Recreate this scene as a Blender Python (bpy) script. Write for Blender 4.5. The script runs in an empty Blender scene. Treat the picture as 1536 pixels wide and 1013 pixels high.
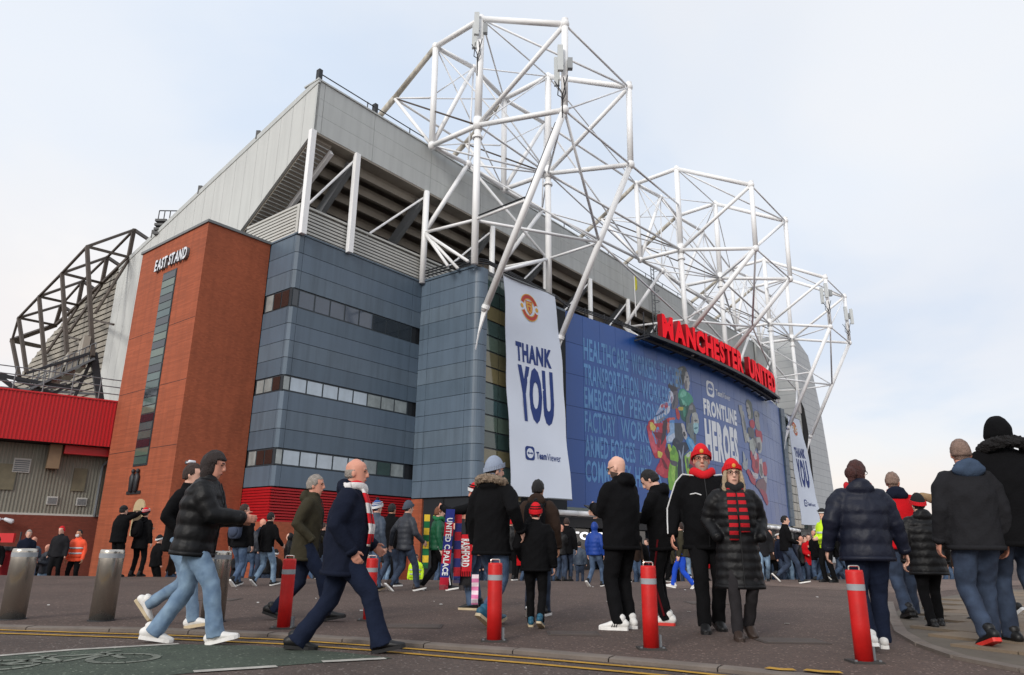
import bpy, bmesh, math, random
import numpy as np
from mathutils import Vector, Matrix

random.seed(7)
rng = np.random.RandomState(7)
SC = bpy.context.scene
COL = SC.collection

# ------------------------------------------------------------------ camera
PW, PH = 1536.0, 1013.0
FPX, TILT, ROLL, CZ = 1070.0, math.radians(16.4), math.radians(0.7), 0.88
AZ = math.radians(38.6)                       # heading of the stadium front
ct, st = math.cos(TILT), math.sin(TILT)
_r, _u, FWD = np.array([1, 0, 0.]), np.array([0, -st, ct]), np.array([0, ct, st])
RIGHT = math.cos(ROLL) * _r + math.sin(ROLL) * _u
UP = -math.sin(ROLL) * _r + math.cos(ROLL) * _u
cam_d = bpy.data.cameras.new('camera')
cam = bpy.data.objects.new('camera', cam_d); COL.objects.link(cam)
M = Matrix([[RIGHT[i], UP[i], -FWD[i], 0] for i in range(3)] + [[0, 0, 0, 1]])
M.translation = Vector((0, 0, CZ))
cam.matrix_world = M
cam_d.sensor_width = 36.0
cam_d.lens = 36.0 * FPX / PW
cam_d.clip_start, cam_d.clip_end = 0.05, 3000
SC.camera = cam
SC.render.resolution_x, SC.render.resolution_y = 1024, 675

# ------------------------------------------------------------------ world, sun, exposure
SUN_EL, SUN_AZ = math.radians(27), math.radians(208)     # from behind the viewer's left shoulder
world = bpy.data.worlds.new('World'); SC.world = world; world.use_nodes = True
nt = world.node_tree; nt.nodes.clear()
def wn(t, **k):
    n = nt.nodes.new(t)
    for a, b in k.items(): setattr(n, a, b)
    return n
L = nt.links.new
out = wn('ShaderNodeOutputWorld')
sky = wn('ShaderNodeTexSky', sky_type='NISHITA', sun_disc=False)
sky.sun_elevation, sky.sun_rotation = SUN_EL, SUN_AZ
sky.air_density, sky.dust_density, sky.ozone_density = 1.0, 0.6, 1.2
bg1 = wn('ShaderNodeBackground'); bg1.inputs[1].default_value = 0.15
L(sky.outputs[0], bg1.inputs[0])
tc = wn('ShaderNodeTexCoord')
sep = wn('ShaderNodeSeparateXYZ'); L(tc.outputs['Generated'], sep.inputs[0])
zz = wn('ShaderNodeMath', operation='ADD'); L(sep.outputs[2], zz.inputs[0]); zz.inputs[1].default_value = 0.22
zc = wn('ShaderNodeMath', operation='MAXIMUM'); L(zz.outputs[0], zc.inputs[0]); zc.inputs[1].default_value = 0.08
dx = wn('ShaderNodeMath', operation='DIVIDE'); L(sep.outputs[0], dx.inputs[0]); L(zc.outputs[0], dx.inputs[1])
dy = wn('ShaderNodeMath', operation='DIVIDE'); L(sep.outputs[1], dy.inputs[0]); L(zc.outputs[0], dy.inputs[1])
cmb = wn('ShaderNodeCombineXYZ'); L(dx.outputs[0], cmb.inputs[0]); L(dy.outputs[0], cmb.inputs[1]); cmb.inputs[2].default_value = 3.1
def sky_noise(scale, detail, rough, dist=0.3, off=(0, 0, 0)):
    mp = wn('ShaderNodeMapping'); mp.inputs['Location'].default_value = off
    L(cmb.outputs[0], mp.inputs[0])
    n = wn('ShaderNodeTexNoise'); n.inputs['Scale'].default_value = scale; n.inputs['Detail'].default_value = detail
    n.inputs['Roughness'].default_value = rough; n.inputs['Distortion'].default_value = dist
    L(mp.outputs[0], n.inputs['Vector']); return n
def ramp(src, stops):
    r = wn('ShaderNodeValToRGB'); r.color_ramp.interpolation = 'EASE'
    e = r.color_ramp.elements
    while len(e) < len(stops): e.new(0.5)
    for k, (p, c) in enumerate(stops): e[k].position = p; e[k].color = c if len(c) == 4 else (*c, 1)
    L(src, r.inputs[0]); return r
n_cover = sky_noise(0.55, 4, 0.5, 0.4, (2.6, 0.7, 0))
cover = ramp(n_cover.outputs[0], [(0.32, (0.84,) * 3), (0.56, (1.0,) * 3)])
n_tone = sky_noise(0.9, 6, 0.5, 0.35, (0.4, 1.9, 0))
tone = ramp(n_tone.outputs[0], [(0.30, (0.72, 0.80, 0.92)), (0.45, (0.83, 0.865, 0.925)), (0.58, (0.87, 0.88, 0.91)), (0.75, (0.95, 0.94, 0.935))])
elev = ramp(sep.outputs[2], [(0.0, (1.04, 0.92, 0.82)), (0.18, (1.02, 0.97, 0.93)), (0.45, (0.96, 0.98, 1.0)), (1.0, (0.93, 0.96, 1.0))])
mul = wn('ShaderNodeMix', data_type='RGBA', blend_type='MULTIPLY'); mul.inputs[0].default_value = 1.0
L(tone.outputs[0], mul.inputs[6]); L(elev.outputs[0], mul.inputs[7])
bg2 = wn('ShaderNodeBackground'); bg2.inputs[1].default_value = 1.0
L(mul.outputs[2], bg2.inputs[0])
mixs = wn('ShaderNodeMixShader'); L(cover.outputs[0], mixs.inputs[0]); L(bg1.outputs[0], mixs.inputs[1]); L(bg2.outputs[0], mixs.inputs[2])
L(mixs.outputs[0], out.inputs[0])

sun_d = bpy.data.lights.new('sun', 'SUN'); sun_d.energy = 2.0; sun_d.angle = math.radians(20); sun_d.color = (1.0, 0.95, 0.88)
sun = bpy.data.objects.new('sun', sun_d); COL.objects.link(sun)
sdir = Vector((math.sin(SUN_AZ) * math.cos(SUN_EL), math.cos(SUN_AZ) * math.cos(SUN_EL), math.sin(SUN_EL)))
sun.rotation_euler = sdir.to_track_quat('Z', 'Y').to_euler(); sun.location = sdir * 60

SC.view_settings.view_transform = 'Standard'; SC.view_settings.look = 'None'
SC.view_settings.exposure = 0.08; SC.view_settings.gamma = 1.0
SC.view_settings.use_curve_mapping = False
SC.render.engine = 'CYCLES'
SC.cycles.use_denoising = True
SC.cycles.max_bounces = 6; SC.cycles.diffuse_bounces = 3; SC.cycles.glossy_bounces = 3; SC.cycles.transmission_bounces = 3

# ------------------------------------------------------------------ pixel helpers
CAM0 = np.array([0, 0, CZ])
U3 = np.array([math.sin(AZ), math.cos(AZ), 0]); N3 = np.array([math.cos(AZ), -math.sin(AZ), 0])
def ray(x, y): return (x - PW / 2) / FPX * RIGHT - (y - PH / 2) / FPX * UP + FWD
def atz(x, y, z):
    d = ray(x, y); return CAM0 + (z - CZ) / d[2] * d
def un(p): return np.array([p @ U3, p @ N3, p[2]])
def W(u, n, z): return U3 * u + N3 * n + np.array([0, 0, z])
def atu(x, y, u):
    d = ray(x, y); return CAM0 + u / (d @ U3) * d
def atn(x, y, n):
    d = ray(x, y); return CAM0 + n / (d @ N3) * d
def hpx(x, y, p):
    d = ray(x, y); return CZ + (p[0] * d[0] + p[1] * d[1]) / (d[0] ** 2 + d[1] ** 2) * d[2]
def ncurve(u): return -25.1 - .0037 * (u - 61.7) ** 2
def surf(x, y, dn=0.):
    d = ray(x, y); ks = np.linspace(25, 160, 1500)
    P = CAM0[None] + ks[:, None] * d[None]
    v = P @ N3 - (ncurve(P @ U3) + dn)
    i = np.where(np.sign(v[1:]) != np.sign(v[:-1]))[0][0]
    k = ks[i] + (ks[i + 1] - ks[i]) * v[i] / (v[i] - v[i + 1])
    return un(CAM0 + k * d)

# ------------------------------------------------------------------ materials
def lin(c):
    return tuple(((v / 255) / 12.92 if v / 255 <= 0.04045 else ((v / 255 + 0.055) / 1.055) ** 2.4) for v in c)
MATS = {}
def mat(name, rgb, rough=0.7, var=0.12, scale=3.0, bump=0.0, bscale=40.0, metal=0.0, spec=0.4, kind=None, rgb2=None, emit=0, streak=0.0, coat=0.0, stain=0.0):
    """procedural material: base colour with two noises, optional bump / stripes / grid"""
    if name in MATS: return MATS[name]
    m = bpy.data.materials.new(name); m.use_nodes = True
    t = m.node_tree; b = t.nodes['Principled BSDF']; lk = t.links.new
    def nd(ty, **k):
        n = t.nodes.new(ty)
        for a, c in k.items(): setattr(n, a, c)
        return n
    base = lin(rgb) + (1,)
    b.inputs['Roughness'].default_value = rough; b.inputs['Metallic'].default_value = metal
    b.inputs['Specular IOR Level'].default_value = spec
    if coat: b.inputs['Coat Weight'].default_value = coat
    co = nd('ShaderNodeTexCoord')
    n1 = nd('ShaderNodeTexNoise'); n1.inputs['Scale'].default_value = scale; n1.inputs['Detail'].default_value = 6; n1.inputs['Roughness'].default_value = 0.6
    lk(co.outputs['Object'], n1.inputs['Vector'])
    if kind in ('stripe_z', 'grid', 'brick', 'rib', 'streaks'):
        pass
    mr = nd('ShaderNodeMapRange'); mr.inputs[1].default_value = 0.25; mr.inputs[2].default_value = 0.75
    mr.inputs[3].default_value = 1 - var; mr.inputs[4].default_value = 1 + var
    lk(n1.outputs[0], mr.inputs[0])
    src = None
    if kind == 'stripe_z':          # two colours in bands along the object's own length
        sp = nd('ShaderNodeSeparateXYZ'); lk(co.outputs['Object'], sp.inputs[0])
        mm = nd('ShaderNodeMath', operation='MULTIPLY'); lk(sp.outputs[2], mm.inputs[0]); mm.inputs[1].default_value = bscale
        fr = nd('ShaderNodeMath', operation='FRACT'); lk(mm.outputs[0], fr.inputs[0])
        gt = nd('ShaderNodeMath', operation='GREATER_THAN'); lk(fr.outputs[0], gt.inputs[0]); gt.inputs[1].default_value = 0.5
        mx = nd('ShaderNodeMix', data_type='RGBA'); lk(gt.outputs[0], mx.inputs[0]); mx.inputs[6].default_value = base; mx.inputs[7].default_value = lin(rgb2) + (1,)
        src = mx.outputs[2]
    elif kind == 'speckle':         # small bright and dark stones in a binder
        vo = nd('ShaderNodeTexVoronoi'); vo.inputs['Scale'].default_value = bscale; lk(co.outputs['Object'], vo.inputs['Vector'])
        cr = nd('ShaderNodeValToRGB'); e = cr.color_ramp.elements
        e[0].position = 0.1; e[0].color = (0.76,) * 3 + (1,); e[1].position = 0.95; e[1].color = (1.22, 1.16, 1.10, 1)
        x = nd('ShaderNodeSeparateColor'); lk(vo.outputs['Color'], x.inputs[0]); lk(x.outputs[0], cr.inputs[0])
        mx = nd('ShaderNodeMix', data_type='RGBA', blend_type='MULTIPLY'); mx.inputs[0].default_value = 1; mx.inputs[6].default_value = base; lk(cr.outputs[0], mx.inputs[7])
        gt = nd('ShaderNodeMath', operation='GREATER_THAN'); lk(x.outputs[1], gt.inputs[0]); gt.inputs[1].default_value = 0.975
        mx2 = nd('ShaderNodeMix', data_type='RGBA'); lk(gt.outputs[0], mx2.inputs[0]); lk(mx.outputs[2], mx2.inputs[6]); mx2.inputs[7].default_value = lin(rgb2) + (1,)
        src = mx2.outputs[2]
    elif kind == 'brick':
        mp = nd('ShaderNodeMapping'); mp.inputs['Rotation'].default_value = (math.radians(90), 0, 0)
        sp = nd('ShaderNodeSeparateXYZ'); lk(co.outputs['Object'], sp.inputs[0])
        ad = nd('ShaderNodeMath', operation='ADD'); lk(sp.outputs[0], ad.inputs[0]); lk(sp.outputs[1], ad.inputs[1])
        cb = nd('ShaderNodeCombineXYZ'); lk(ad.outputs[0], cb.inputs[0]); lk(sp.outputs[2], cb.inputs[1])
        bk = nd('ShaderNodeTexBrick'); lk(cb.outputs[0], bk.inputs['Vector'])
        bk.inputs['Scale'].default_value = 1.0; bk.inputs['Brick Width'].default_value = 0.225; bk.inputs['Row Height'].default_value = 0.075
        bk.inputs['Mortar Size'].default_value = 0.006; bk.inputs['Color1'].default_value = base
        bk.inputs['Color2'].default_value = tuple(v * 0.78 for v in base[:3]) + (1,); bk.inputs['Mortar'].default_value = lin(rgb2) + (1,)
        src = bk.outputs[0]
    elif kind == 'grid':            # sheet cladding joints too far off to build
        sp = nd('ShaderNodeSeparateXYZ'); lk(co.outputs['Object'], sp.inputs[0])
        ad = nd('ShaderNodeMath', operation='ADD'); lk(sp.outputs[0], ad.inputs[0]); lk(sp.outputs[1], ad.inputs[1])
        cb = nd('ShaderNodeCombineXYZ'); lk(ad.outputs[0], cb.inputs[0]); lk(sp.outputs[2], cb.inputs[1])
        bk = nd('ShaderNodeTexBrick'); lk(cb.outputs[0], bk.inputs['Vector']); bk.offset = 0
        bk.inputs['Scale'].default_value = 1.0; bk.inputs['Brick Width'].default_value = 2.4; bk.inputs['Row Height'].default_value = 0.9
        bk.inputs['Mortar Size'].default_value = 0.035; bk.inputs['Color1'].default_value = base; bk.inputs['Color2'].default_value = tuple(v * .95 for v in base[:3]) + (1,)
        bk.inputs['Mortar'].default_value = lin(rgb2) + (1,)
        src = bk.outputs[0]
    elif kind == 'fade':            # worn denim: two tones by a broad noise
        n3 = nd('ShaderNodeTexNoise'); n3.inputs['Scale'].default_value = 7; n3.inputs['Detail'].default_value = 3; lk(co.outputs['Object'], n3.inputs['Vector'])
        mp3 = nd('ShaderNodeMapRange'); mp3.inputs[1].default_value = 0.38; mp3.inputs[2].default_value = 0.68; lk(n3.outputs[0], mp3.inputs[0])
        mx = nd('ShaderNodeMix', data_type='RGBA'); lk(mp3.outputs[0], mx.inputs[0]); mx.inputs[6].default_value = base; mx.inputs[7].default_value = lin(rgb2) + (1,)
        src = mx.outputs[2]
    mx = nd('ShaderNodeMix', data_type='RGBA', blend_type='MULTIPLY'); mx.inputs[0].default_value = 1
    if src is None: mx.inputs[6].default_value = base
    else: lk(src, mx.inputs[6])
    cc = nd('ShaderNodeCombineColor')
    for k in range(3): lk(mr.outputs[0], cc.inputs[k])
    lk(cc.outputs[0], mx.inputs[7])
    fin = mx.outputs[2]
    if streak:                      # rain streaks: noise stretched along z
        mp = nd('ShaderNodeMapping'); mp.inputs['Scale'].default_value = (2.2, 2.2, 0.16); lk(co.outputs['Object'], mp.inputs[0])
        n2 = nd('ShaderNodeTexNoise'); n2.inputs['Scale'].default_value = 1.3; n2.inputs['Detail'].default_value = 7; lk(mp.outputs[0], n2.inputs['Vector'])
        m2 = nd('ShaderNodeMapRange'); m2.inputs[1].default_value = 0.42; m2.inputs[2].default_value = 0.75; m2.inputs[3].default_value = 1.0; m2.inputs[4].default_value = 1 - streak; lk(n2.outputs[0], m2.inputs[0])
        c2 = nd('ShaderNodeCombineColor')
        for k in range(3): lk(m2.outputs[0], c2.inputs[k])
        mx3 = nd('ShaderNodeMix', data_type='RGBA', blend_type='MULTIPLY'); mx3.inputs[0].default_value = 1; lk(fin, mx3.inputs[6]); lk(c2.outputs[0], mx3.inputs[7])
        fin = mx3.outputs[2]
    if stain:                       # blotches of dirt and old wet patches, with fine gum-like spots
        n4 = nd('ShaderNodeTexNoise'); n4.inputs['Scale'].default_value = 0.9; n4.inputs['Detail'].default_value = 9; n4.inputs['Roughness'].default_value = 0.68; lk(co.outputs['Object'], n4.inputs['Vector'])
        m4 = nd('ShaderNodeMapRange'); m4.inputs[1].default_value = 0.40; m4.inputs[2].default_value = 0.66; m4.inputs[3].default_value = 1.0 + stain * .5; m4.inputs[4].default_value = 1 - stain; lk(n4.outputs[0], m4.inputs[0])
        v4 = nd('ShaderNodeTexVoronoi'); v4.inputs['Scale'].default_value = 3.2; lk(co.outputs['Object'], v4.inputs['Vector'])
        s4 = nd('ShaderNodeMapRange'); s4.inputs[1].default_value = 0.05; s4.inputs[2].default_value = 0.075; s4.inputs[3].default_value = 0.62; s4.inputs[4].default_value = 1.0; lk(v4.outputs['Distance'], s4.inputs[0])
        mm4 = nd('ShaderNodeMath', operation='MULTIPLY'); lk(m4.outputs[0], mm4.inputs[0]); lk(s4.outputs[0], mm4.inputs[1])
        c4 = nd('ShaderNodeCombineColor')
        for k in range(3): lk(mm4.outputs[0], c4.inputs[k])
        mx4 = nd('ShaderNodeMix', data_type='RGBA', blend_type='MULTIPLY'); mx4.inputs[0].default_value = 1; lk(fin, mx4.inputs[6]); lk(c4.outputs[0], mx4.inputs[7]); fin = mx4.outputs[2]
    lk(fin, b.inputs['Base Color'])
    if emit:
        b.inputs['Emission Color'].default_value = base; b.inputs['Emission Strength'].default_value = emit
    if bump:
        nb = nd('ShaderNodeTexNoise'); nb.inputs['Scale'].default_value = bscale if kind not in ('stripe_z',) else 60; nb.inputs['Detail'].default_value = 4
        lk(co.outputs['Object'], nb.inputs['Vector'])
        bp = nd('ShaderNodeBump'); bp.inputs['Strength'].default_value = bump; bp.inputs['Distance'].default_value = 0.02
        lk(nb.outputs[0], bp.inputs['Height']); lk(bp.outputs[0], b.inputs['Normal'])
    rr = nd('ShaderNodeMapRange'); rr.inputs[3].default_value = max(0.02, rough - 0.08); rr.inputs[4].default_value = min(1, rough + 0.08)
    lk(n1.outputs[0], rr.inputs[0]); lk(rr.outputs[0], b.inputs['Roughness'])
    MATS[name] = m; return m

# ------------------------------------------------------------------ mesh helpers
def nrm(v): v = np.asarray(v, float); return v / (np.linalg.norm(v) + 1e-12)
class MB:
    def __init__(s): s.v = []; s.f = []
    def hexa(s, o, a, b, c):
        o, a, b, c = (np.asarray(k, float) for k in (o, a, b, c)); i = len(s.v)
        s.v += [o, o + a, o + a + b, o + b, o + c, o + a + c, o + a + b + c, o + b + c]
        fs = [(0, 3, 2, 1), (4, 5, 6, 7), (0, 1, 5, 4), (1, 2, 6, 5), (2, 3, 7, 6), (3, 0, 4, 7)]
        if np.dot(np.cross(a, b), c) < 0: fs = [f[::-1] for f in fs]
        s.f += [tuple(i + k for k in f) for f in fs]; return s
    def ubox(s, u0, u1, n0, n1, z0, z1):
        return s.hexa(W(u0, n0, z0), U3 * (u1 - u0), N3 * (n1 - n0), (0, 0, z1 - z0))
    def box(s, c, sx, sy, sz):
        return s.hexa((c[0] - sx / 2, c[1] - sy / 2, c[2] - sz / 2), (sx, 0, 0), (0, sy, 0), (0, 0, sz))
    def bar(s, p, q, w, h, up=(0, 0, 1)):
        p, q = np.asarray(p, float), np.asarray(q, float); d = q - p; x = np.cross(d, up)
        if np.linalg.norm(x) < 1e-6: x = np.cross(d, (0, 1, 0))
        x = nrm(x) * w; y = nrm(np.cross(x, d)) * h
        return s.hexa(p - x / 2 - y / 2, x, y, d)
    def tube(s, p, q, r, seg=10, r2=None, cap=True):
        p, q = np.asarray(p, float), np.asarray(q, float); r2 = r if r2 is None else r2
        t = nrm(q - p); x = np.cross(t, (0, 0, 1))
        if np.linalg.norm(x) < 1e-4: x = np.array([1., 0, 0])
        x = nrm(x); y = np.cross(t, x); i = len(s.v)
        for c, rr in ((p, r), (q, r2)):
            for k in range(seg):
                a = 2 * math.pi * k / seg; s.v.append(c + rr * (math.cos(a) * x + math.sin(a) * y))
        for k in range(seg):
            k2 = (k + 1) % seg; s.f.append((i + k, i + k2, i + seg + k2, i + seg + k))
        if cap: s.f.append(tuple(i + k for k in range(seg))[::-1]); s.f.append(tuple(i + seg + k for k in range(seg)))
        return s
    def path(s, pts, r, seg=8):
        for a, b in zip(pts, pts[1:]): s.tube(a, b, r, seg)
        return s
    def loft(s, cs, rs, ref=(1, 0, 0), seg=14, dome=True):
        cs = [np.asarray(c, float) for c in cs]; rs = [(r, r) if np.isscalar(r) else r for r in rs]; i0 = len(s.v); n = len(cs)
        if dome:
            for e in (0, 1):
                a, b = (cs[0], cs[1]) if e == 0 else (cs[-1], cs[-2]); ra = rs[0] if e == 0 else rs[-1]
                d = nrm(a - b); m = min(ra) * 0.6
                ex = [(a + d * m * .6, (ra[0] * .75, ra[1] * .75)), (a + d * m, (ra[0] * .3, ra[1] * .3))]
                if e == 0: cs = [k[0] for k in ex[::-1]] + cs; rs = [k[1] for k in ex[::-1]] + rs
                else: cs = cs + [k[0] for k in ex]; rs = rs + [k[1] for k in ex]
        n = len(cs); ref = np.asarray(ref, float)
        for j in range(n):
            t = nrm(cs[min(j + 1, n - 1)] - cs[max(j - 1, 0)]); x = ref - (ref @ t) * t
            if np.linalg.norm(x) < 1e-3: x = np.cross(t, (0, 1, 0.1))
            x = nrm(x); y = np.cross(t, x)
            for k in range(seg):
                a = 2 * math.pi * k / seg; s.v.append(cs[j] + rs[j][0] * math.cos(a) * x + rs[j][1] * math.sin(a) * y)
        for j in range(n - 1):
            for k in range(seg):
                k2 = (k + 1) % seg; a = i0 + j * seg
                s.f.append((a + k, a + k2, a + seg + k2, a + seg + k))
        s.f.append(tuple(i0 + k for k in range(seg))[::-1]); s.f.append(tuple(i0 + (n - 1) * seg + k for k in range(seg)))
        return s
    def ell(s, c, r, R=None, nu=14, nv=9, fn=None):
        """ellipsoid; fn(dir)->radius factor"""
        c = np.asarray(c, float); i0 = len(s.v)
        for j in range(nv + 1):
            th = math.pi * j / nv
            for k in range(nu):
                ph = 2 * math.pi * k / nu
                d = np.array([math.sin(th) * math.cos(ph), math.sin(th) * math.sin(ph), math.cos(th)])
                f = 1 if fn is None else fn(d); p = d * np.asarray(r) * f
                s.v.append(c + (R @ p if R is not None else p))
        for j in range(nv):
            for k in range(nu):
                k2 = (k + 1) % nu; s.f.append((i0 + j * nu + k, i0 + (j + 1) * nu + k, i0 + (j + 1) * nu + k2, i0 + j * nu + k2))
        return s
    def prism(s, poly, d):
        poly = [np.asarray(p, float) for p in poly]; d = np.asarray(d, float); i = len(s.v); n = len(poly)
        s.v += poly + [p + d for p in poly]
        s.f.append(tuple(range(i, i + n))[::-1]); s.f.append(tuple(range(i + n, i + 2 * n)))
        for k in range(n): s.f.append((i + k, i + (k + 1) % n, i + n + (k + 1) % n, i + n + k))
        return s
    def quad(s, *p):
        i = len(s.v); s.v += [np.asarray(k, float) for k in p]; s.f.append(tuple(range(i, i + len(p)))); return s
    def mesh(s, name, off=None, smooth=False, fix=True):
        me = bpy.data.meshes.new(name); v = np.array(s.v)
        if off is not None: v = v - np.asarray(off)
        me.from_pydata(v.tolist(), [], s.f)
        if fix:
            bm = bmesh.new(); bm.from_mesh(me); bmesh.ops.recalc_face_normals(bm, faces=bm.faces); bm.to_mesh(me); bm.free()
        if smooth: me.polygons.foreach_set('use_smooth', [True] * len(me.polygons))
        return me
    def build(s, name, m, parent=None, smooth=False, fix=True, center=False):
        off = np.zeros(3)
        if parent is not None: off = np.array(WLOC.get(parent.name, (0, 0, 0)))
        own = np.zeros(3)
        if center: own = np.mean(np.array(s.v), axis=0) - off
        me = s.mesh(name, off + own, smooth, fix); me.materials.append(m)
        o = bpy.data.objects.new(name, me); COL.objects.link(o); o.location = own
        if parent is not None: o.parent = parent
        WLOC[o.name] = tuple(off + own); return o
WLOC = {}
def tag(o, label=None, cat=None, group=None, kind=None):
    if label: o['label'] = label
    if cat: o['category'] = cat
    if group: o['group'] = group
    if kind: o['kind'] = kind
    return o
def thing(name, label, cat, loc=(0, 0, 0), rz=0, group=None):
    o = bpy.data.objects.new(name, None); COL.objects.link(o); o.location = loc; o.rotation_euler[2] = rz
    o.empty_display_size = 0.2; WLOC[o.name] = tuple(loc); tag(o, label, cat, group); return o
def inst(src, parent, loc):
    o = src.copy(); COL.objects.link(o); o.parent = parent; o.location = loc; return o

def text_verts(txt, bold=0.0, depth=0.0, res=3, shear=0.0):
    """glyph outlines as verts/faces scaled to a unit box"""
    cu = bpy.data.curves.new('t', 'FONT'); cu.body = txt; cu.size = 1; cu.offset = bold; cu.extrude = depth; cu.resolution_u = res; cu.shear = shear; cu.space_character = 1.0 + bold * 2.6
    ob = bpy.data.objects.new('t', cu); me = ob.to_mesh()
    v = np.array([p.co[:] for p in me.vertices]); f = [tuple(p.vertices) for p in me.polygons]
    ob.to_mesh_clear(); bpy.data.objects.remove(ob); bpy.data.curves.remove(cu)
    lo, hi = v[:, :2].min(0), v[:, :2].max(0)
    asp = (hi[0] - lo[0]) / (hi[1] - lo[1])
    v[:, :2] = (v[:, :2] - lo) / (hi - lo)
    return v, f, asp
# ------------------------------------------------------------------ colours of the place
M_clad = mat('slate_blue_cladding', (93, 109, 125), 0.45, 0.07, 0.7, streak=0.18, spec=0.5)
M_clad2 = mat('slate_blue_cladding_dark', (87, 103, 118), 0.45, 0.07, 0.6, streak=0.22, spec=0.5)
M_clad3 = mat('slate_blue_cladding_soft', (97, 112, 126), 0.5, 0.09, 0.5, streak=0.28, spec=0.5)
M_joint = mat('dark_joint', (32, 36, 41), 0.8, 0.1)
M_frame = mat('window_frame_grey', (52, 60, 66), 0.4, 0.05)
M_glassd = mat('dark_glass', (30, 38, 46), 0.06, 0.15, 1.0, spec=0.9)
M_glassl = mat('blind_glass', (150, 158, 158), 0.08, 0.25, 2.0, spec=0.9, streak=0.25)
M_glassb = mat('bronze_glass', (52, 42, 40), 0.06, 0.2, 1.0, spec=0.9)
M_brick = mat('orange_brick', (172, 92, 62), 0.85, 0.13, 0.35, 0.25, 60, kind='brick', rgb2=(150, 84, 62), streak=.16)
M_brick2 = mat('plinth_brick', (126, 62, 48), 0.85, 0.13, 0.35, 0.25, 60, kind='brick', rgb2=(98, 58, 48))
M_coping = mat('coping_grey', (120, 124, 126), 0.6, 0.1)
M_green = [mat('green_glass_%d' % i, c, 0.10, 0.18, 0.9, spec=0.8) for i, c in enumerate(((72, 92, 88), (92, 108, 96), (58, 78, 74), (128, 118, 84), (118, 112, 84), (66, 90, 92)))]
M_white = mat('white_steel_paint', (247, 247, 247), 0.45, 0.03, 0.8, streak=0.04, spec=0.45)
M_dirty = mat('weathered_white_paint', (196, 190, 178), 0.55, 0.25, 1.4, streak=0.55)
M_rod = mat('pale_grey_rod', (240, 241, 243), 0.45, 0.06, 0.8)
M_fascia = mat('pale_grey_fascia', (190, 193, 191), 0.55, 0.06, 0.35, streak=0.12)
M_side = mat('light_grey_cladding', (200, 202, 199), 0.5, 0.05, 0.3, streak=0.10)
M_louv = mat('white_louvre', (192, 191, 185), 0.5, 0.06)
M_redl = mat('red_louvre', (168, 20, 28), 0.45, 0.08)
M_red = mat('red_sheet', (200, 16, 26), 0.42, 0.06, 0.5, spec=0.5)
M_beige = mat('weathered_beige_sheet', (164, 158, 146), 0.6, 0.14, 0.5, streak=0.25)
M_sheet = mat('grey_green_sheet', (146, 143, 131), 0.55, 0.10, 0.5, streak=0.15)
M_conc = mat('concrete', (152, 145, 134), 0.85, 0.15, 0.8, 0.2, 8)
M_raker = mat('grey_steel', (136, 140, 143), 0.55, 0.08)
M_dark = mat('dark_steel', (44, 46, 50), 0.5, 0.12)
M_rust = mat('brown_dark_steel', (78, 68, 60), 0.6, 0.25, 1.2)
M_grey = mat('mid_grey_metal', (110, 114, 118), 0.45, 0.1)
M_black = mat('black_rubber', (18, 18, 20), 0.6, 0.1)
M_blue = mat('mural_blue', (34, 80, 152), 0.32, 0.07, 0.25, spec=0.5)
M_blue2 = mat('mural_blue_deep', (33, 76, 145), 0.32, 0.07, 0.25, spec=0.5)
M_let = mat('mural_pale_blue_print', (90, 140, 192), 0.4, 0.25, 0.55)
M_pwhite = mat('print_white', (226, 230, 236), 0.5, 0.03)
M_cloth = mat('banner_white', (214, 222, 236), 0.7, 0.03, 0.4)
M_navy = mat('print_navy', (34, 58, 122), 0.6, 0.04)
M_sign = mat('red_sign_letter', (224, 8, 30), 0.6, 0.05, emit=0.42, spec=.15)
M_signs = mat('red_letter_side', (150, 10, 22), 0.4, 0.05)
M_dim = mat('dark_interior', (26, 25, 25), 0.9, 0.2)
M_lit = mat('lit_white_sign', (250, 250, 250), 0.4, 0.0, emit=1.0)
M_gold = mat('crest_gold', (206, 158, 62), 0.5, 0.1)
M_crestr = mat('crest_red', (176, 52, 44), 0.5, 0.08)

# ------------------------------------------------------------------ ground, plaza, road
def smooth01(t): t = min(1, max(0, t)); return t * t * (3 - 2 * t)
def gz(x, y): return -(1.25 - .75 * smooth01((x + 5) / 6)) * smooth01((y - (20.6 + 0.03 * x)) / 7.5)     # the forecourt falls away towards the stadium
kerb_px = [(-420, 930), (-150, 937), (0, 941), (200, 944), (400, 951), (640, 967), (800, 978), (1155, 1009), (1500, 1048), (1900, 1110)]
kerb = [atz(x, y, 0.0)[:2] for x, y in kerb_px]
def kerb_y(x):
    xs = [k[0] for k in kerb]; ys = [k[1] for k in kerb]
    return float(np.interp(x, xs, ys))
M_asph = mat('brown_speckled_asphalt', (86, 72, 66), 0.88, 0.30, 0.45, 0.5, 60, kind='speckle', rgb2=(142, 122, 112), stain=.26)
M_road = mat('road_asphalt', (82, 71, 66), 0.88, 0.28, 0.4, 0.5, 60, kind='speckle', rgb2=(130, 120, 114), stain=.22)
g = MB(); S = 1500
g.quad((-S, -S, -1.32), (S, -S, -1.32), (S, S, -1.32), (-S, S, -1.32))
tag(g.build('ground', M_road), kind='structure')
r = MB()
r.quad((-60, -40, -0.03), (60, -40, -0.03), (60, 40, -0.03), (-60, 40, -0.03)); r.v[2:4] = [np.array((60, 8.5, -.03)), np.array((-60, 12.5, -.03))]
tag(r.build('road', M_road), kind='structure')
pz = MB(); xs = np.concatenate([np.linspace(-90, -14, 14), np.linspace(-12, 12, 25), np.linspace(14, 110, 18)])
tt = np.concatenate([[0], np.linspace(0.12, 0.9, 8), np.linspace(1, 2.2, 12), [6]])
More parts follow.
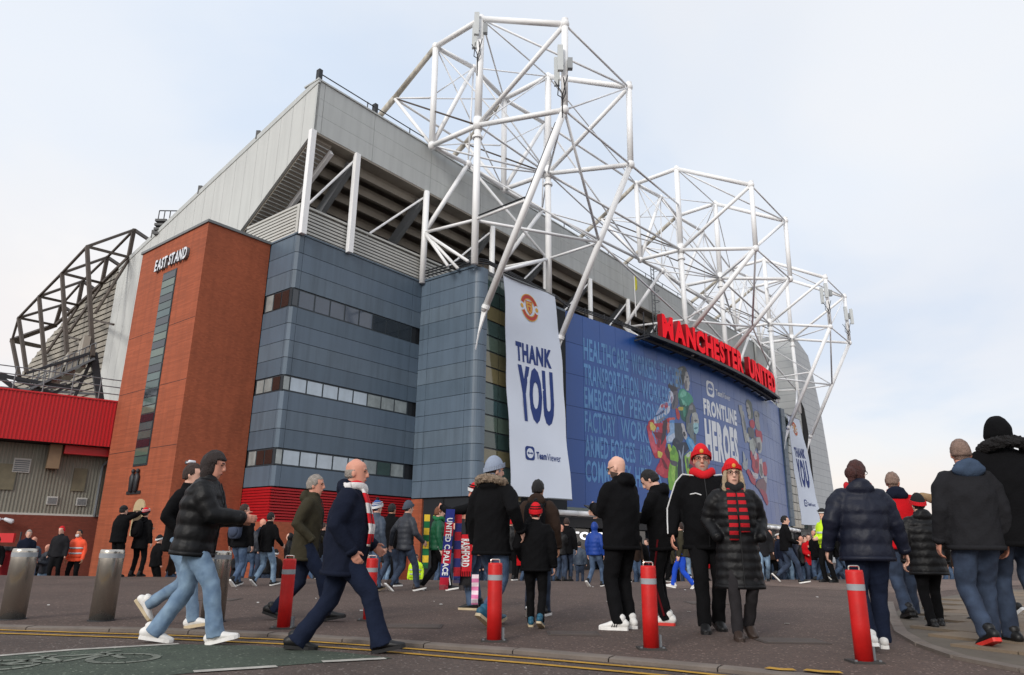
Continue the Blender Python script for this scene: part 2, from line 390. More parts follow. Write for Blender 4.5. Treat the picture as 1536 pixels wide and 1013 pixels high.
for x in xs:
    y0 = kerb_y(x) + 0.15
    for t in tt: y = y0 + t * (20.6 - y0); pz.v.append(np.array((x, y, gz(x, y))))
nt_ = len(tt)
for i in range(len(xs) - 1):
    for j in range(nt_ - 1): a = i * nt_ + j; pz.f.append((a, a + nt_, a + nt_ + 1, a + 1))
plaza = tag(pz.build('plaza_pavement', M_asph), kind='structure')
# kerb stones, one by one
M_kerb = mat('kerb_stone', (112, 102, 94), 0.85, 0.25, 3, 0.3, 30)
dense = []
for a, b in zip(kerb, kerb[1:]):
    n = max(2, int(np.linalg.norm(np.array(b) - a) / 0.05))
    for k in range(n): dense.append(a + (np.array(b) - a) * k / n)
dense = np.array(dense); acc = np.concatenate([[0], np.cumsum(np.linalg.norm(np.diff(dense, axis=0), axis=1))])
def along(arr, ac, s): return np.array([np.interp(s, ac, arr[:, 0]), np.interp(s, ac, arr[:, 1])])
kroot = thing('kerb', 'low worn stone kerb between the plaza and the road', 'kerb')
s = 1.0
while s < acc[-1] - 1:
    p, q = along(dense, acc, s), along(dense, acc, s + 0.9)
    d = nrm(q - p); n2 = np.array([-d[1], d[0]]); jit = random.uniform(-.004, .004)
    m = MB(); P = lambda a, b, z: np.array((*(p + d * a + n2 * b), z))
    ln = np.linalg.norm(q - p) - 0.012
    m.prism([P(0, -.0, -.10), P(0, .0, .0 + jit), P(0, .03, .008 + jit), P(0, .16, .008 + jit), P(0, .16, -.10)], np.array((*(d * ln), 0)))
    if abs(p[0]) < 11: m.build('kerb_stone', M_kerb, kroot)
    s += 0.9
# painted lines follow the kerb
M_yel = mat('worn_yellow_paint', (176, 134, 44), 0.8, 0.30, 6)
M_wht = mat('worn_white_paint', (168, 164, 156), 0.8, 0.4, 5)
M_wht2 = mat('nearly_worn_off_paint', (112, 116, 106), 0.85, 0.5, 5)
M_lane = mat('green_lane_surface', (66, 76, 66), 0.9, 0.3, 1.2, 0.4, 60, kind='speckle', rgb2=(116, 124, 110))
def strip(name, pts, w, m, z, label=None):
    mb = MB(); pts = [np.array(p[:2], float) for p in pts]
    for k, p in enumerate(pts):
        d = nrm(pts[min(k + 1, len(pts) - 1)] - pts[max(0, k - 1)]); n2 = np.array([-d[1], d[0]])
        mb.v += [np.array((*(p - n2 * w / 2), z)), np.array((*(p + n2 * w / 2), z))]
    for k in range(len(pts) - 1): mb.f.append((2 * k, 2 * k + 2, 2 * k + 3, 2 * k + 1))
    o = mb.build(name, m); tag(o, kind='structure'); return o
px = lambda x, y, z=-0.03: atz(x, y, z)[:2]
yl = [(-300, 938), (0, 946), (120, 950), (240, 953.5), (420, 960.5), (560, 970), (700, 981), (800, 989), (1000, 1006), (1200, 1027)]
yl2 = [(-300, 943), (0, 951), (120, 955), (240, 959), (420, 967), (560, 977), (700, 989), (800, 997), (1000, 1015), (1200, 1037)]
strip('yellow_line', [px(*p) for p in yl], .07, M_yel, -.022)
strip('yellow_line', [px(*p) for p in yl2], .07, M_yel, -.022)
lane = MB(); lane.quad(*[np.array((*px(*p), -.026)) for p in ((-300, 1008), (-60, 990), (130, 974), (262, 967), (380, 969), (520, 980), (590, 988), (480, 995), (300, 1009), (100, 1030), (-200, 1050))])
tag(lane.build('cycle_lane', M_lane, fix=True), kind='structure')
strip('white_line', [px(*p) for p in ((-200, 1000), (0, 985), (110, 976), (268, 967))], .09, M_wht, -.0215)
strip('white_dash', [px(*p) for p in ((290, 1009), (415, 1001))], .10, M_wht, -.0215)
strip('white_dash', [px(*p) for p in ((483, 994), (578, 989))], .10, M_wht, -.0215)
# cycle symbol, foreshortened on the lane
cyc = MB(); c0 = px(95, 994); dr = nrm(px(200, 987) - px(20, 997)); dn = np.array([-dr[1], dr[0]])
def cp(a, b): return np.array((*(c0 + dr * a + dn * b), -.0212))
def cstrip(a, b, w=.05):
    a, b = np.array(a), np.array(b); d = nrm(b - a); n = np.array([-d[1], d[0]]) * w / 2
    cyc.quad(cp(*(a - n)), cp(*(b - n)), cp(*(b + n)), cp(*(a + n)))
for cx in (-.42, .42):
    for k in range(16):
        a, b = 2 * math.pi * k / 16, 2 * math.pi * (k + 1.06) / 16
        cstrip((cx + .25 * math.cos(a), .25 * math.sin(a)), (cx + .25 * math.cos(b), .25 * math.sin(b)), .06)
for a, b in (((-.42, 0), (-.1, .32)), ((-.1, .32), (.3, .34)), ((.3, .34), (-.02, 0)), ((-.02, 0), (-.42, 0)), ((-.02, 0), (-.16, .42)), ((.42, 0), (.27, .46)), ((.27, .46), (.42, .5)), ((-.26, .43), (-.06, .43))): cstrip(a, b, .06)
tag(cyc.build('cycle_symbol', M_wht2, fix=False), kind='structure')
# yellow flecks of worn paint on the kerb edge at right
for (a, b) in (((1150, 1000), (1192, 1003)), ((1207, 1003), (1262, 1007))):
    strip('worn_paint_patch', [px(*a, .02), px((a[0] + b[0]) / 2, (a[1] + b[1]) / 2 + 1, .02), px(*b, .02)], .10, M_yel, .014)
# paler paving beyond the joint line, and cast-iron covers let into the asphalt
pale = MB().quad(*[np.array((*px(x, y, 0.), .004)) for x, y in ((1000, 884), (1150, 879), (1385, 893), (1420, 886), (1600, 872), (1390, 869), (1150, 870), (1000, 873))])
tag(pale.build('paler_paving', mat('pale_brown_paving', (112, 95, 87), .88, .25, .8, .4, 60, kind='speckle', rgb2=(150, 132, 122)), fix=False), kind='structure')
strip('paving_joint', [px(1140, 878.5, 0.), px(1260, 884, 0.), px(1384, 892, 0.)], .05, mat('joint_dark', (58, 50, 46), .9, .2), .007)
for (a, b, w_, l_) in ((1185, 962, .4, .6), (860, 951, .35, .5), (620, 940, .4, .6), (330, 900, .5, .5), (1060, 905, .6, .6)):
    c_ = px(a, b, 0.); cv = thing('inspection_cover', {1185: 'large worn iron cover let into the asphalt between the couple and the last red bollard', 860: 'small iron cover in the asphalt before the bald man', 620: 'iron cover in the asphalt beside the furthest red bollard', 330: 'square iron cover beyond the steel bollards', 1060: 'square iron cover behind the red beanie couple'}[a], 'cover', (*c_, 0), group='iron covers in the plaza')
    MB().box((*c_, .003), l_ + .06, w_ + .06, .008).build('frame', mat('iron_frame', (72, 63, 59), .8, .2), cv); MB().box((*c_, .005), l_, w_, .012).build('lid', mat('worn_iron', (82, 72, 66), .75, .3, 4, .5, 90), cv)
# flagstone footway at the right
flag = tag(MB().quad(*[np.array((*px(x, y, 0.), .012)) for x, y in ((1338, 921), (1352, 950), (1385, 968), (1440, 986), (1540, 1005), (1800, 1050), (1900, 925), (1700, 892), (1500, 884), (1390, 900))]).build('flagstone_footway', mat('sand_bed', (96, 88, 78), 0.9, 0.2)), kind='structure')
M_slab = [mat('flagstone_%d' % i, c, 0.85, 0.18, 1.5, 0.3, 25) for i, c in enumerate(((120, 105, 88), (114, 101, 86), (124, 107, 88)))]
fp = [px(x, y, 0.) for x, y in ((1340, 922), (1354, 949), (1387, 967), (1442, 985), (1542, 1004), (1800, 1049), (1898, 926), (1698, 893), (1500, 885), (1392, 901))]
def inside(p, poly):
    c = False; n = len(poly)
    for i in range(n):
        a, b = poly[i], poly[(i + 1) % n]
        if (a[1] > p[1]) != (b[1] > p[1]) and p[0] < (b[0] - a[0]) * (p[1] - a[1]) / (b[1] - a[1]) + a[0]: c = not c
    return c
sm = {}
ang = math.radians(28); du, dv = np.array([math.cos(ang), math.sin(ang)]), np.array([-math.sin(ang), math.cos(ang)])
for i in range(-10, 34):
    for j in range(-14, 26):
        c = np.array([5.2, 9]) + du * i * .62 + dv * (j * .62) 
        if not all(inside(c + du * a + dv * b, fp) for a in (-.3, .3) for b in (-.3, .3)): continue
        k = rng.randint(3)
        if k not in sm:
            o = MB().box((0, 0, 0.012), .605, .605, .03).build('paving_slab', M_slab[k], flag); sm[k] = o
        else: o = sm[k].copy(); COL.objects.link(o)
        o.location = (*c, .014 + rng.uniform(-.004, .004)); o.rotation_euler[2] = ang
fk = MB()
fe = [px(x, y, 0.) for x, y in ((1334, 905), (1338, 924), (1352, 951), (1385, 970), (1440, 989), (1540, 1009), (1800, 1055))]
fkr = thing('footway_edging', 'pale stone edging curving round the flagstones at the plaza corner', 'kerb')
for a, b in zip(fe, fe[1:]):
    n = max(1, int(np.linalg.norm(b - a) / .6))
    for k in range(n):
        p, q = a + (b - a) * k / n, a + (b - a) * (k + .97) / n
        MB().bar((*p, .0), (*q, .0), .13, .06).build('edging_stone', M_kerb, fkr)
# litter specks
M_lit2 = mat('pale_litter', (190, 188, 182), 0.8, 0.2)
for k in range(26):
    x, y = rng.uniform(-7, 9), rng.uniform(7.9, 19)
    m = MB(); w = rng.uniform(.02, .06); a = rng.uniform(0, 3)
    m.hexa((x, y, gz(x, y) + .006), (w * math.cos(a), w * math.sin(a), 0), (-w * .6 * math.sin(a), w * .6 * math.cos(a), .006), (0, 0, .006))
    tag(m.build('litter_scrap', M_lit2), 'small pale scrap of litter lying on the brown asphalt', 'litter', 'scraps of litter on the plaza')

# ------------------------------------------------------------------ brick stair tower
BASE = -1.3
tower = thing('brick_stair_tower', 'orange brick stair tower with a tall slit window and a grey coping', 'tower', W(18.6, -37, BASE))
tu0, tu1, tn0, tn1 = 16.7, 20.38, -40.9, -33.65
MB().ubox(tu0, tu1, tn0, tn1, BASE, 16.98).build('wall', M_brick, tower)
MB().ubox(tu0 - .08, tu1 + .0, tn0 - .1, tn1 + .08, 16.98, 17.12).build('coping', M_coping, tower)
# slit window on the left-facing wall
s_n = lambda x, y: un(atu(x, y, tu0 - .02))
a0, a1 = s_n(246, 413), s_n(264, 410); sw0, sw1 = a0[1], a1[1]
zt, zb = 15.0, s_n(212, 697)[2]
fr = MB(); fr.ubox(tu0 - .03, tu0 + .1, sw0 - .06, sw1 + .06, zb - .06, zt + .06)
wf = fr.build('window_strip', M_frame, tower)
nrow = 24; hgt = (zt - zb) / nrow
for k in range(nrow):
    gm = M_green[[0, 1, 2, 0, 5, 2, 1][k % 7]] if k % 3 != 2 else M_glassd
    z0 = zb + k * hgt
    MB().ubox(tu0 - .05, tu0 - .028, sw0, sw1, z0 + .03, z0 + hgt - .03).build('pane', gm, wf)
# movement joints in the brickwork
for zj in (5.4, 8.6, 11.8):
    MB().ubox(tu0 - .004, tu0 + .02, tn0 + .02, sw0 - .1, zj, zj + .025).build('movement_joint', M_joint, tower)
    MB().ubox(tu0 - .004, tu0 + .02, sw1 + .1, tn1 - .02, zj, zj + .025).build('movement_joint', M_joint, tower)
# relief figures and plaque by the tower foot
rel = thing('bronze_relief', 'dark bronze relief of two standing figures fixed to the brick tower', 'relief', W(tu0, -37.3, 3.2))
for k, (x, y) in enumerate(((200, 720), (207, 718))):
    c = s_n(x, y + 2); cn = c[1]
    m = MB(); P = lambda n, z: W(tu0 - .10, n, z)
    m.loft([P(cn, 3.35), P(cn, 3.75), P(cn, 4.05), P(cn, 4.2)], [(.13, .10), (.16, .11), (.20, .12), (.08, .07)], ref=N3)
    m.ell(P(cn, 4.33), (.09, .09, .12)); m.build('figure', M_dark, rel, smooth=True)
MB().ubox(tu0 - .05, tu0 + .02, s_n(198, 715)[1] - .3, s_n(210, 715)[1] + .3, 3.2, 3.36).build('ledge', M_dark, rel)
pl = thing('stone_plaque', 'cream arched stone plaque on the brick tower under the relief', 'plaque', W(tu0, -37, 1.6))
cn = s_n(212, 745)[1]; poly = [W(tu0 - .06, cn - .55, 1.2), W(tu0 - .06, cn + .55, 1.2), W(tu0 - .06, cn + .55, 2.55)] + [W(tu0 - .06, cn + .55 * math.cos(a), 2.55 + .4 * math.sin(a)) for a in np.linspace(.2, math.pi - .2, 8)] + [W(tu0 - .06, cn - .55, 2.55)]
MB().prism(poly, U3 * .06).build('slab', mat('cream_stone', (186, 168, 132), .8, .12), pl)
MB().ubox(tu0 - .075, tu0 - .058, cn - .4, cn + .4, 1.6, 2.4).build('inscription_panel', mat('dull_bronze', (96, 84, 66), .6, .2), pl)

def letters_on(root, txt, place, h, m_face, m_side, depth, widths=None, gap=.12, space=.45, bold=.02, name='letter', asp_scale=1.0, shear=0.0):
    """each glyph its own solid child; place(s,z)->(point, along, outward)"""
    glyphs = []
    for ch in txt:
        if ch == ' ': glyphs.append((None, space)); continue
        v, f, asp = text_verts(ch, bold, 0.0, shear=shear); glyphs.append(((v, f), asp * asp_scale if ch != 'I' else max(.16, asp) * 1.1 * asp_scale))
    tot = sum(g[1] for g in glyphs) + gap * (len(glyphs) - 1)
    s = 0.0
    for gl, w in glyphs:
        if gl is not None:
            v, f = gl; mb = MB(); nv = len(v)
            for lay in (depth, 0.0):
                for p in v:
                    mb.v.append(place((s + p[0] * w) / tot, p[1], lay))
            mb.f += [tuple(q) for q in f]; mb.f += [tuple(nv + k for k in q)[::-1] for q in f]
            edges = {}
            for q in f:
                for a, b in zip(q, q[1:] + q[:1]):
                    if (b, a) in edges: del edges[(b, a)]
                    else: edges[(a, b)] = 1
            nf = len(mb.f)
            for a, b in edges: mb.f.append((b, a, nv + a, nv + b))
            o = mb.build(name, m_face, root, fix=True)
            o.data.materials.append(m_side)
            for pi in range(len(f), len(mb.f)): o.data.polygons[pi].material_index = 1
        s += w + gap
esl = thing('wall_lettering', 'white raised letters reading EAST STAND high on the brick tower', 'sign', W(tu0, -37.4, 15.4))
e0, e1 = s_n(235, 409), s_n(284, 381); eb0, eb1 = e0[2] - .02, e1[2]
zc0 = 15.33
letters_on(esl, 'EAST STAND', lambda s, z, d: W(tu0 - .02 - d, e0[1] + (e1[1] - e0[1]) * s, zc0 + z * .66), .6, M_pwhite, M_grey, .16, bold=.03, gap=.08, space=.3, shear=.12)
# camera on tower corner
def cctv(label, p, out, along_):
    t = thing('security_camera', label, 'camera', p)
    p = np.array(p, float)
    MB().bar(p, p + out * .5, .06, .06).build('arm', M_pwhite, t)
    q = p + out * .5
    MB().loft([q + along_ * -.14, q + along_ * .14], [.07, .08], ref=(0, 0, 1)).build('housing', M_pwhite, t, smooth=True)
    MB().ell(q + np.array((0, 0, -.12)), (.09, .09, .11)).build('dome', M_black, t, smooth=True)
    MB().tube(p - out * .02, p + out * .02, .09).build('wall_plate', M_grey, t)
cctv('white security camera on a bracket at the brick tower corner', W(tu0 + .6, tn1, hpx(262, 693, W(tu0 + .6, tn1, 0))), N3, -U3)

# ------------------------------------------------------------------ the stand: wing with cladding panels and window bands
stand = thing('stadium_stand', 'slate blue clad stadium stand with window bands and pale overhanging roof fascia', 'stadium', W(25, -33, BASE))
wu0, wu1, wn = 20.42, 29.5, -31.15
pu, pn = 29.75, -26.25            # the projecting end of the front block
core = MB(); core.ubox(wu0 + .12, 100, -42, wn - .12, BASE, 16.9).build('core_wall', M_joint, stand)
core = MB(); core.ubox(pu + .14, 93.5, wn - .3, -28.6, BASE, 16.8); core.ubox(pu + .14, 39.5, -28.7, pn - .52, BASE, 16.8); core.build('front_core_wall', M_joint, stand)
bands = [(4.66, 5.48), (8.40, 9.20), (12.92, 13.92)]
rows = [(3.62, 4.64)] + [(5.50 + k * .96, 5.50 + (k + 1) * .96) for k in range(3)] + [(9.22 + k * .92, 9.22 + (k + 1) * .92) for k in range(4)] + [(13.94 + k * 1.02, 13.94 + (k + 1) * 1.02) for k in range(3)]
clad = MB().ubox(wu0 + .1, wu1, wn - .13, wn - .06, 3.6, 16.9).build('wing_cladding', M_joint, stand)
G = .014
rr_ = 0
for z0, z1 in rows:
    mm = (M_clad, M_clad2, M_clad3)[rr_ % 3]; rr_ += 1
    MB().ubox(wu0, wu0 + .07, tn1, wn - .32, z0 + G, z1 - G).build('panel', mm, clad)
    # corner piece with two returns
    m = MB(); m.prism([W(wu0, wn - .30, z0 + G), W(wu0, wn - .14, z0 + G), W(wu0 + .14, wn, z0 + G), W(wu0 + .42, wn, z0 + G), W(wu0 + .42, wn - .06, z0 + G), W(wu0 + .07, wn - .30, z0 + G)], (0, 0, z1 - z0 - 2 * G)); m.build('corner_panel', mm, clad)
    MB().ubox(wu0 + .44, wu1 - .5, wn - .06, wn, z0 + G, z1 - G).build('panel', mm, clad)
    MB().ubox(wu1 - .48, wu1 + .3, wn - .06, wn, z0 + G, z1 - G).build('panel', mm, clad)
MB().ubox(wu0 - .05, wu1 + .3, wn - .2, wn + .05, 17.0, 17.1).build('parapet_capping', M_clad2, clad)
MB().ubox(wu0 - .05, wu0 + .2, tn1, wn, 17.0, 17.1).build('parapet_capping', M_clad2, clad)
for bi, (z0, z1) in enumerate(bands):
    b = MB(); b.ubox(wu0 + .02, wu1 - .35, wn - .16, wn - .05, z0 - .01, z1 + .01); b.ubox(wu0 + .04, wu0 + .1, tn1, wn - .05, z0 - .01, z1 + .01)
    wb = b.build('window_band', M_frame, stand)
    n = 8; span = (wu1 - .42) - (wu0 + .45); w = span / n
    lights = [[0] * 8, [1, 1, 1, 1, 1, 2, 2, 2], [1, 1, 1, 1, 1, 2, 3, 2]][2 - bi if bi != 1 else 1] if False else ([1, 1, 1, 1, 1, 2, 3, 2], [1, 1, 1, 1, 1, 2, 2, 2], [4, 4, 4, 4, 4, 0, 0, 0])[bi]
    for k in range(n):
        gm = {0: M_glassd, 1: mat('sky_painted_glass', (176, 190, 202), 0.05, 0.14, 1.2, spec=1.0, streak=0.12), 2: M_glassl, 3: M_green[2], 4: mat('blue_grey_glass', (62, 74, 90), 0.05, 0.2, .8, spec=1.0)}[lights[k]]  # palest panes have the sky's reflection put into their base colour
        u = wu0 + .45 + k * w
        MB().ubox(u + .05, u + w - .05, wn - .06, wn - .035, z0 + .06, z1 - .06).build('pane', gm, wb)
    MB().ubox(wu0 + .08, wu0 + .40, wn - .06, wn - .03, z0 + .06, z1 - .06).build('pane', M_glassl if bi < 2 else M_glassd, wb)
    for k in range(3):
        n0 = tn1 + .1 + k * .72
        MB().ubox(wu0 + .015, wu0 + .05, n0 + .05, n0 + .68, z0 + .06, z1 - .06).build('pane', [M_glassl, M_glassb, M_glassb][k] if bi != 1 else [M_glassl, M_glassl, M_glassb][k], wb)
# red louvres and brick plinth under the wing
lv = MB().ubox(wu0 + .1, wu1 + .2, wn - .14, wn - .12, 1.95, 3.62).build('red_louvre_screen', mat('deep_red_shadow', (92, 12, 16), .7), stand)  # backing sheet, shade between the slats painted in as darker red
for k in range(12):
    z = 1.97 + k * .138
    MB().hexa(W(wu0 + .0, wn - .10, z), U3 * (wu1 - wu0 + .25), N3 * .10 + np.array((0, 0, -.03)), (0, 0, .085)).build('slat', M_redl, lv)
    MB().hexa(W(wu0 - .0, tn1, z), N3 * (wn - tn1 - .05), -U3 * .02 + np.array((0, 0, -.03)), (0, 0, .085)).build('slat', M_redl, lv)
MB().ubox(wu0 - .02, wu1 + .25, wn - .1, wn + .02, BASE, 1.95).build('brick_plinth', M_brick, stand)
MB().ubox(wu0 - .02, wu0 + .1, tn1, wn, BASE, 1.95).build('brick_plinth', M_brick, stand)
MB().ubox(wu1 + .26, wu1 + 1.6, wn - .3, wn + .9, BASE, 3.5).build('brick_pier', M_brick, stand)

# projecting block: left wall with rounded corner, rows of about 0.95 m
pc = MB().ubox(pu + .1, pu + .16, wn, pn - .5, 3.5, 16.8).build('end_block_cladding', M_joint, stand)
nr = 14; z_lo, z_hi = 3.55, 17.0; hh = (z_hi - z_lo) / nr
for k in range(nr):
    z0, z1 = z_lo + k * hh + G, z_lo + (k + 1) * hh - G; mm = (M_clad, M_clad3, M_clad2, M_clad)[(k * 3) % 4]
    MB().ubox(pu, pu + .08, wn + .02, wn + .78, z0, z1).build('panel', mm, pc)
    MB().ubox(pu, pu + .08, wn + .80, pn - .95, z0, z1).build('panel', mm, pc)
    arc = [W(pu, pn - .93, z0)] + [W(pu + .5 - .5 * math.cos(a), pn - .5 + .5 * math.sin(a), z0) for a in np.linspace(0, math.pi / 2, 7)] + [W(pu + .75, pn, z0), W(pu + .75, pn - .08, z0)] + [W(pu + .5 - .42 * math.cos(a), pn - .5 + .42 * math.sin(a), z0) for a in np.linspace(math.pi / 2, 0, 7)] + [W(pu + .08, pn - .93, z0)]
    MB().prism(arc, (0, 0, z1 - z0)).build('curved_panel', mm, pc)
MB().ubox(pu - .06, pu + .5, wn, pn - .45, 17.0, 17.14).build('parapet_capping', M_clad2, pc)
# curtain wall bays behind the two white banners
def curtain(u0, u1, na, nb, label_dark):
    cw = MB(); cw.prism([W(u0, na - .12, 3.4), W(u1, nb - .12, 3.4), W(u1, nb - .3, 3.4), W(u0, na - .3, 3.4)], (0, 0, 13.5)); cwo = cw.build('curtain_wall', M_frame, stand)
    nc, nrw = 5, 14
    for i in range(nc):
        ua, ub = u0 + (u1 - u0) * (i + .03) / nc, u0 + (u1 - u0) * (i + .97) / nc
        fa, fb = na + (nb - na) * (i + .03) / nc, na + (nb - na) * (i + .97) / nc
        for j in range(nrw):
            z0 = 3.45 + j * .955; gm = M_green[[3, 0, 4, 2, 1, 5, 0, 3, 4, 1, 0, 3, 2, 0][(j + (i // 3)) % 14]]
            MB().prism([W(ua, fa - .06, z0 + .05), W(ub, fb - .06, z0 + .05), W(ub, fb - .13, z0 + .05), W(ua, fa - .13, z0 + .05)], (0, 0, .86)).build('pane', gm, cwo)
curtain(pu + .78, 38.3, -26.45, -26.95, 0)
curtain(85.6, 93.0, -27.05, -27.6, 0)
for u0, u1 in ((38.32, 39.55), (84.25, 85.55)):
    for k in range(nr):
        z0, z1 = z_lo + k * hh + G, z_lo + (k + 1) * hh - G
        MB().ubox(u0, u1, ncurve(39.5) - .4, ncurve(39.5) + .12, z0, z1).build('pier_panel', M_clad if k % 2 else M_clad2, stand)
MB().prism([W(30.5, -26.6, 16.9), W(38.4, -26.9, 16.9), W(38.4, -31, 16.9), W(30.5, -31, 16.9)], (0, 0, .22)).build('block_roof', M_grey, stand)

# roof fascia, panel by panel
fz0, fz1 = 23.4, 26.7
fas = MB().ubox(20.75, 101, -31.4, -31.12, fz0 + .05, fz1 - .05).build('roof_fascia', M_joint, stand)
edges_u = [20.6, 21.1, 24.9, 29.9, 35.0, 40.1, 45.2, 50.3, 55.4, 60.5, 65.6, 70.7, 75.8, 80.9, 86, 91.1, 96.2, 101]
for a, b in zip(edges_u, edges_u[1:]):
    for z0, z1 in ((fz0, 24.5), (24.5, 25.6), (25.6, fz1)):
        MB().ubox(a + .012, b - .012, -31.14, -31.0, z0 + .006, z1 - .006).build('panel', M_fascia, fas)
MB().ubox(20.55, 101, -32.3, -30.93, fz1, fz1 + .1).build('roof_edge_trim', M_fascia, fas)
MB().ubox(20.7, 101, -33.2, -31.02, fz0 - .12, fz0).build('soffit_edge', M_conc, fas)
rl = MB()
rl.path([W(20.7, -31.2, 27.35), W(101, -31.2, 27.35)], .035, 6)
for u in np.arange(20.8, 101, 3.6): rl.tube(W(u, -31.2, 26.7), W(u, -31.2, 27.4), .035, 6)
for u in (20.75, 25.0, 33.8): rl.ubox(u - .12, u + .12, -31.35, -31.05, 26.8, 27.55)
rl.build('roof_edge_rail', M_dark, stand)
# roof sheet behind the fascia
rf = MB(); rf.prism([W(20.7, -31.4, 26.5), W(20.7, -54, 20.5), W(20.7, -54, 20.2), W(20.7, -31.4, 26.2)], U3 * 80); rf.build('roof_sheet', M_conc, stand)
# left side wall under the roof line: vertical sheets
sw = MB().prism([W(20.86, -31.3, 26.2), W(20.86, -31.3, 23.6), W(20.86, -38.2, 18.6), W(20.86, -38.2, 15), W(20.86, -54, 0), W(20.86, -54, 20.2)], U3 * .1).build('side_cladding', M_joint, stand)
nn = np.linspace(-31.0, -54.2, 21)
top = lambda n: 26.66 + (n + 31) * (26.66 - 20.58) / 23.2
bot = lambda n: (23.42 + (n + 31) * (23.42 - 19.0) / 6.6) if n > -38.2 else BASE
for a, b in zip(nn, nn[1:]):
    b2 = b + .02
    lo_a, lo_b = bot(a), bot(b2)
    if a > -38.2 and b2 <= -38.2: lo_b = 18.6
    MB().prism([W(20.62, a, lo_a), W(20.62, b2, lo_b), W(20.62, b2, top(b2)), W(20.62, a, top(a))], U3 * .16).build('sheet', M_side, sw)
MB().bar(W(20.64, -30.95, 26.72), W(20.64, -54.2, 20.64), .12, .35).build('verge_trim', M_fascia, sw)
for n in (-37, -43.5, -49.5): MB().bar(W(20.7, n, top(n)), W(20.7, n, top(n) + .6), .25, .25).build('lamp_bracket', M_dark, stand)
# raked soffit strip with ribs, white raker, terrace steps seen from below
rk = MB().prism([W(20.8, -31.3, 23.3), W(20.8, -39.5, 17.8), W(20.8, -39.5, 17.6), W(20.8, -31.3, 23.1)], U3 * 1.3).build('raked_soffit', M_conc, stand)
for k in range(36):
    t = (k + .3) / 36; n, z = -31.4 - 8 * t, 23.22 - 5.35 * t - .17
    MB().ubox(20.82, 22.05, n - .075, n + .02, z - .06, z + .03).build('rib', M_fascia, rk)
MB().bar(W(22.2, -31.4, 22.9), W(22.2, -40, 17.1), .22, .4).build('raker_beam', M_white, stand)
ns = 12
for k in range(ns):
    n0, z0 = -31.9 - k * .92, 23.25 - k * .56
    MB().ubox(22.4, 100, n0 - .98, n0, z0 - .16, z0).build('terrace_step', M_conc, stand)
    MB().ubox(22.4, 100, n0 - .16, n0 + .0, z0 - .62, z0 - .17).build('terrace_riser', M_conc, stand)
MB().ubox(22.4, 100, -43.2, -42.6, 14, 18.5).build('back_wall', M_dim, stand)
posts_u = [20.55, 23.75, 29.62, 36.4, 43.0, 49.6, 56.2, 62.8, 69.4, 76.0, 82.6, 89.2, 95.8]
for i, u in enumerate(posts_u):
    if i < 2: MB().ubox(u - .16, u + .16, -31.12, -30.82, 16.98, 23.35).build('post', M_white, stand)
    else: MB().tube(W(u, -31.0, 16.9), W(u, -31.0, 23.35), .2, 14).build('post', M_white, stand, smooth=True)
    if i: MB().bar(W(u, -31.5, 22.8), W(u, -38.3, 16.8), .34, .62).build('raker_beam', M_raker, stand)
for i in range(1, len(posts_u) - 1):
    MB().tube(W(posts_u[i], -31.2, 23.0), W(max(posts_u[i] - 4.4, posts_u[i - 1] + .2), -31.35, 18.7), .07, 8).build('tie_rod', M_white, stand)
# white louvre screen above the wing
ls = MB().ubox(wu0 + .14, 38, -31.5, -31.42, 17.05, 18.7).build('white_louvre_screen', M_joint, stand)
for k in range(8):
    z = 17.12 + k * .2
    MB().hexa(W(wu0 + .1, -31.42, z), U3 * (9.0), N3 * .14 + np.array((0, 0, -.04)), (0, 0, .13)).build('slat', M_louv, ls)
    MB().hexa(W(29.5, -31.42, z), U3 * (9.0), N3 * .14 + np.array((0, 0, -.04)), (0, 0, .13)).build('slat', M_louv, ls)
    MB().hexa(W(wu0 + .1, -36.4, z), N3 * 5.0, -U3 * .14 + np.array((0, 0, -.04)), (0, 0, .13)).build('slat', M_louv, ls)
MB().ubox(wu0 - .04, wu0 + .14, -31.45, -31.22, 17.05, 18.8).build('corner_post', M_louv, ls)
MB().ubox(wu0 - .03, 38, -31.45, -31.2, 18.72, 18.84).build('top_rail', M_louv, ls); MB().ubox(wu0 - .03, wu0 + .2, -36.4, -31.45, 18.72, 18.84).build('top_rail', M_louv, ls)
MB().ubox(wu0 + .2, wu0 + .3, -36.4, -31.5, 17.05, 18.7).build('screen_back', M_joint, ls)
# pipes and cable trays along the block's parapet
for dz, dn in ((.25, .15), (.45, .0), (.62, -.12)):
    MB().path([W(29.7, -30.8, 17.1 + dz), W(29.75, -27.0 + dn, 17.1 + dz), W(30.6, -26.4 + dn, 17.1 + dz), W(38.4, -26.7 + dn, 17.1 + dz)] + [W(u, ncurve(u) - .2 + dn, 17.1 + dz) for u in np.arange(40, 85, 3)], .045, 6).build('parapet_pipe', M_dark, stand)
for u in np.arange(31, 84, 2.2): MB().tube(W(u, max(ncurve(u), -26.9) - .2, 16.9), W(u, max(ncurve(u), -26.9) - .2, 17.8), .04, 6).build('pipe_post', M_dark, stand)
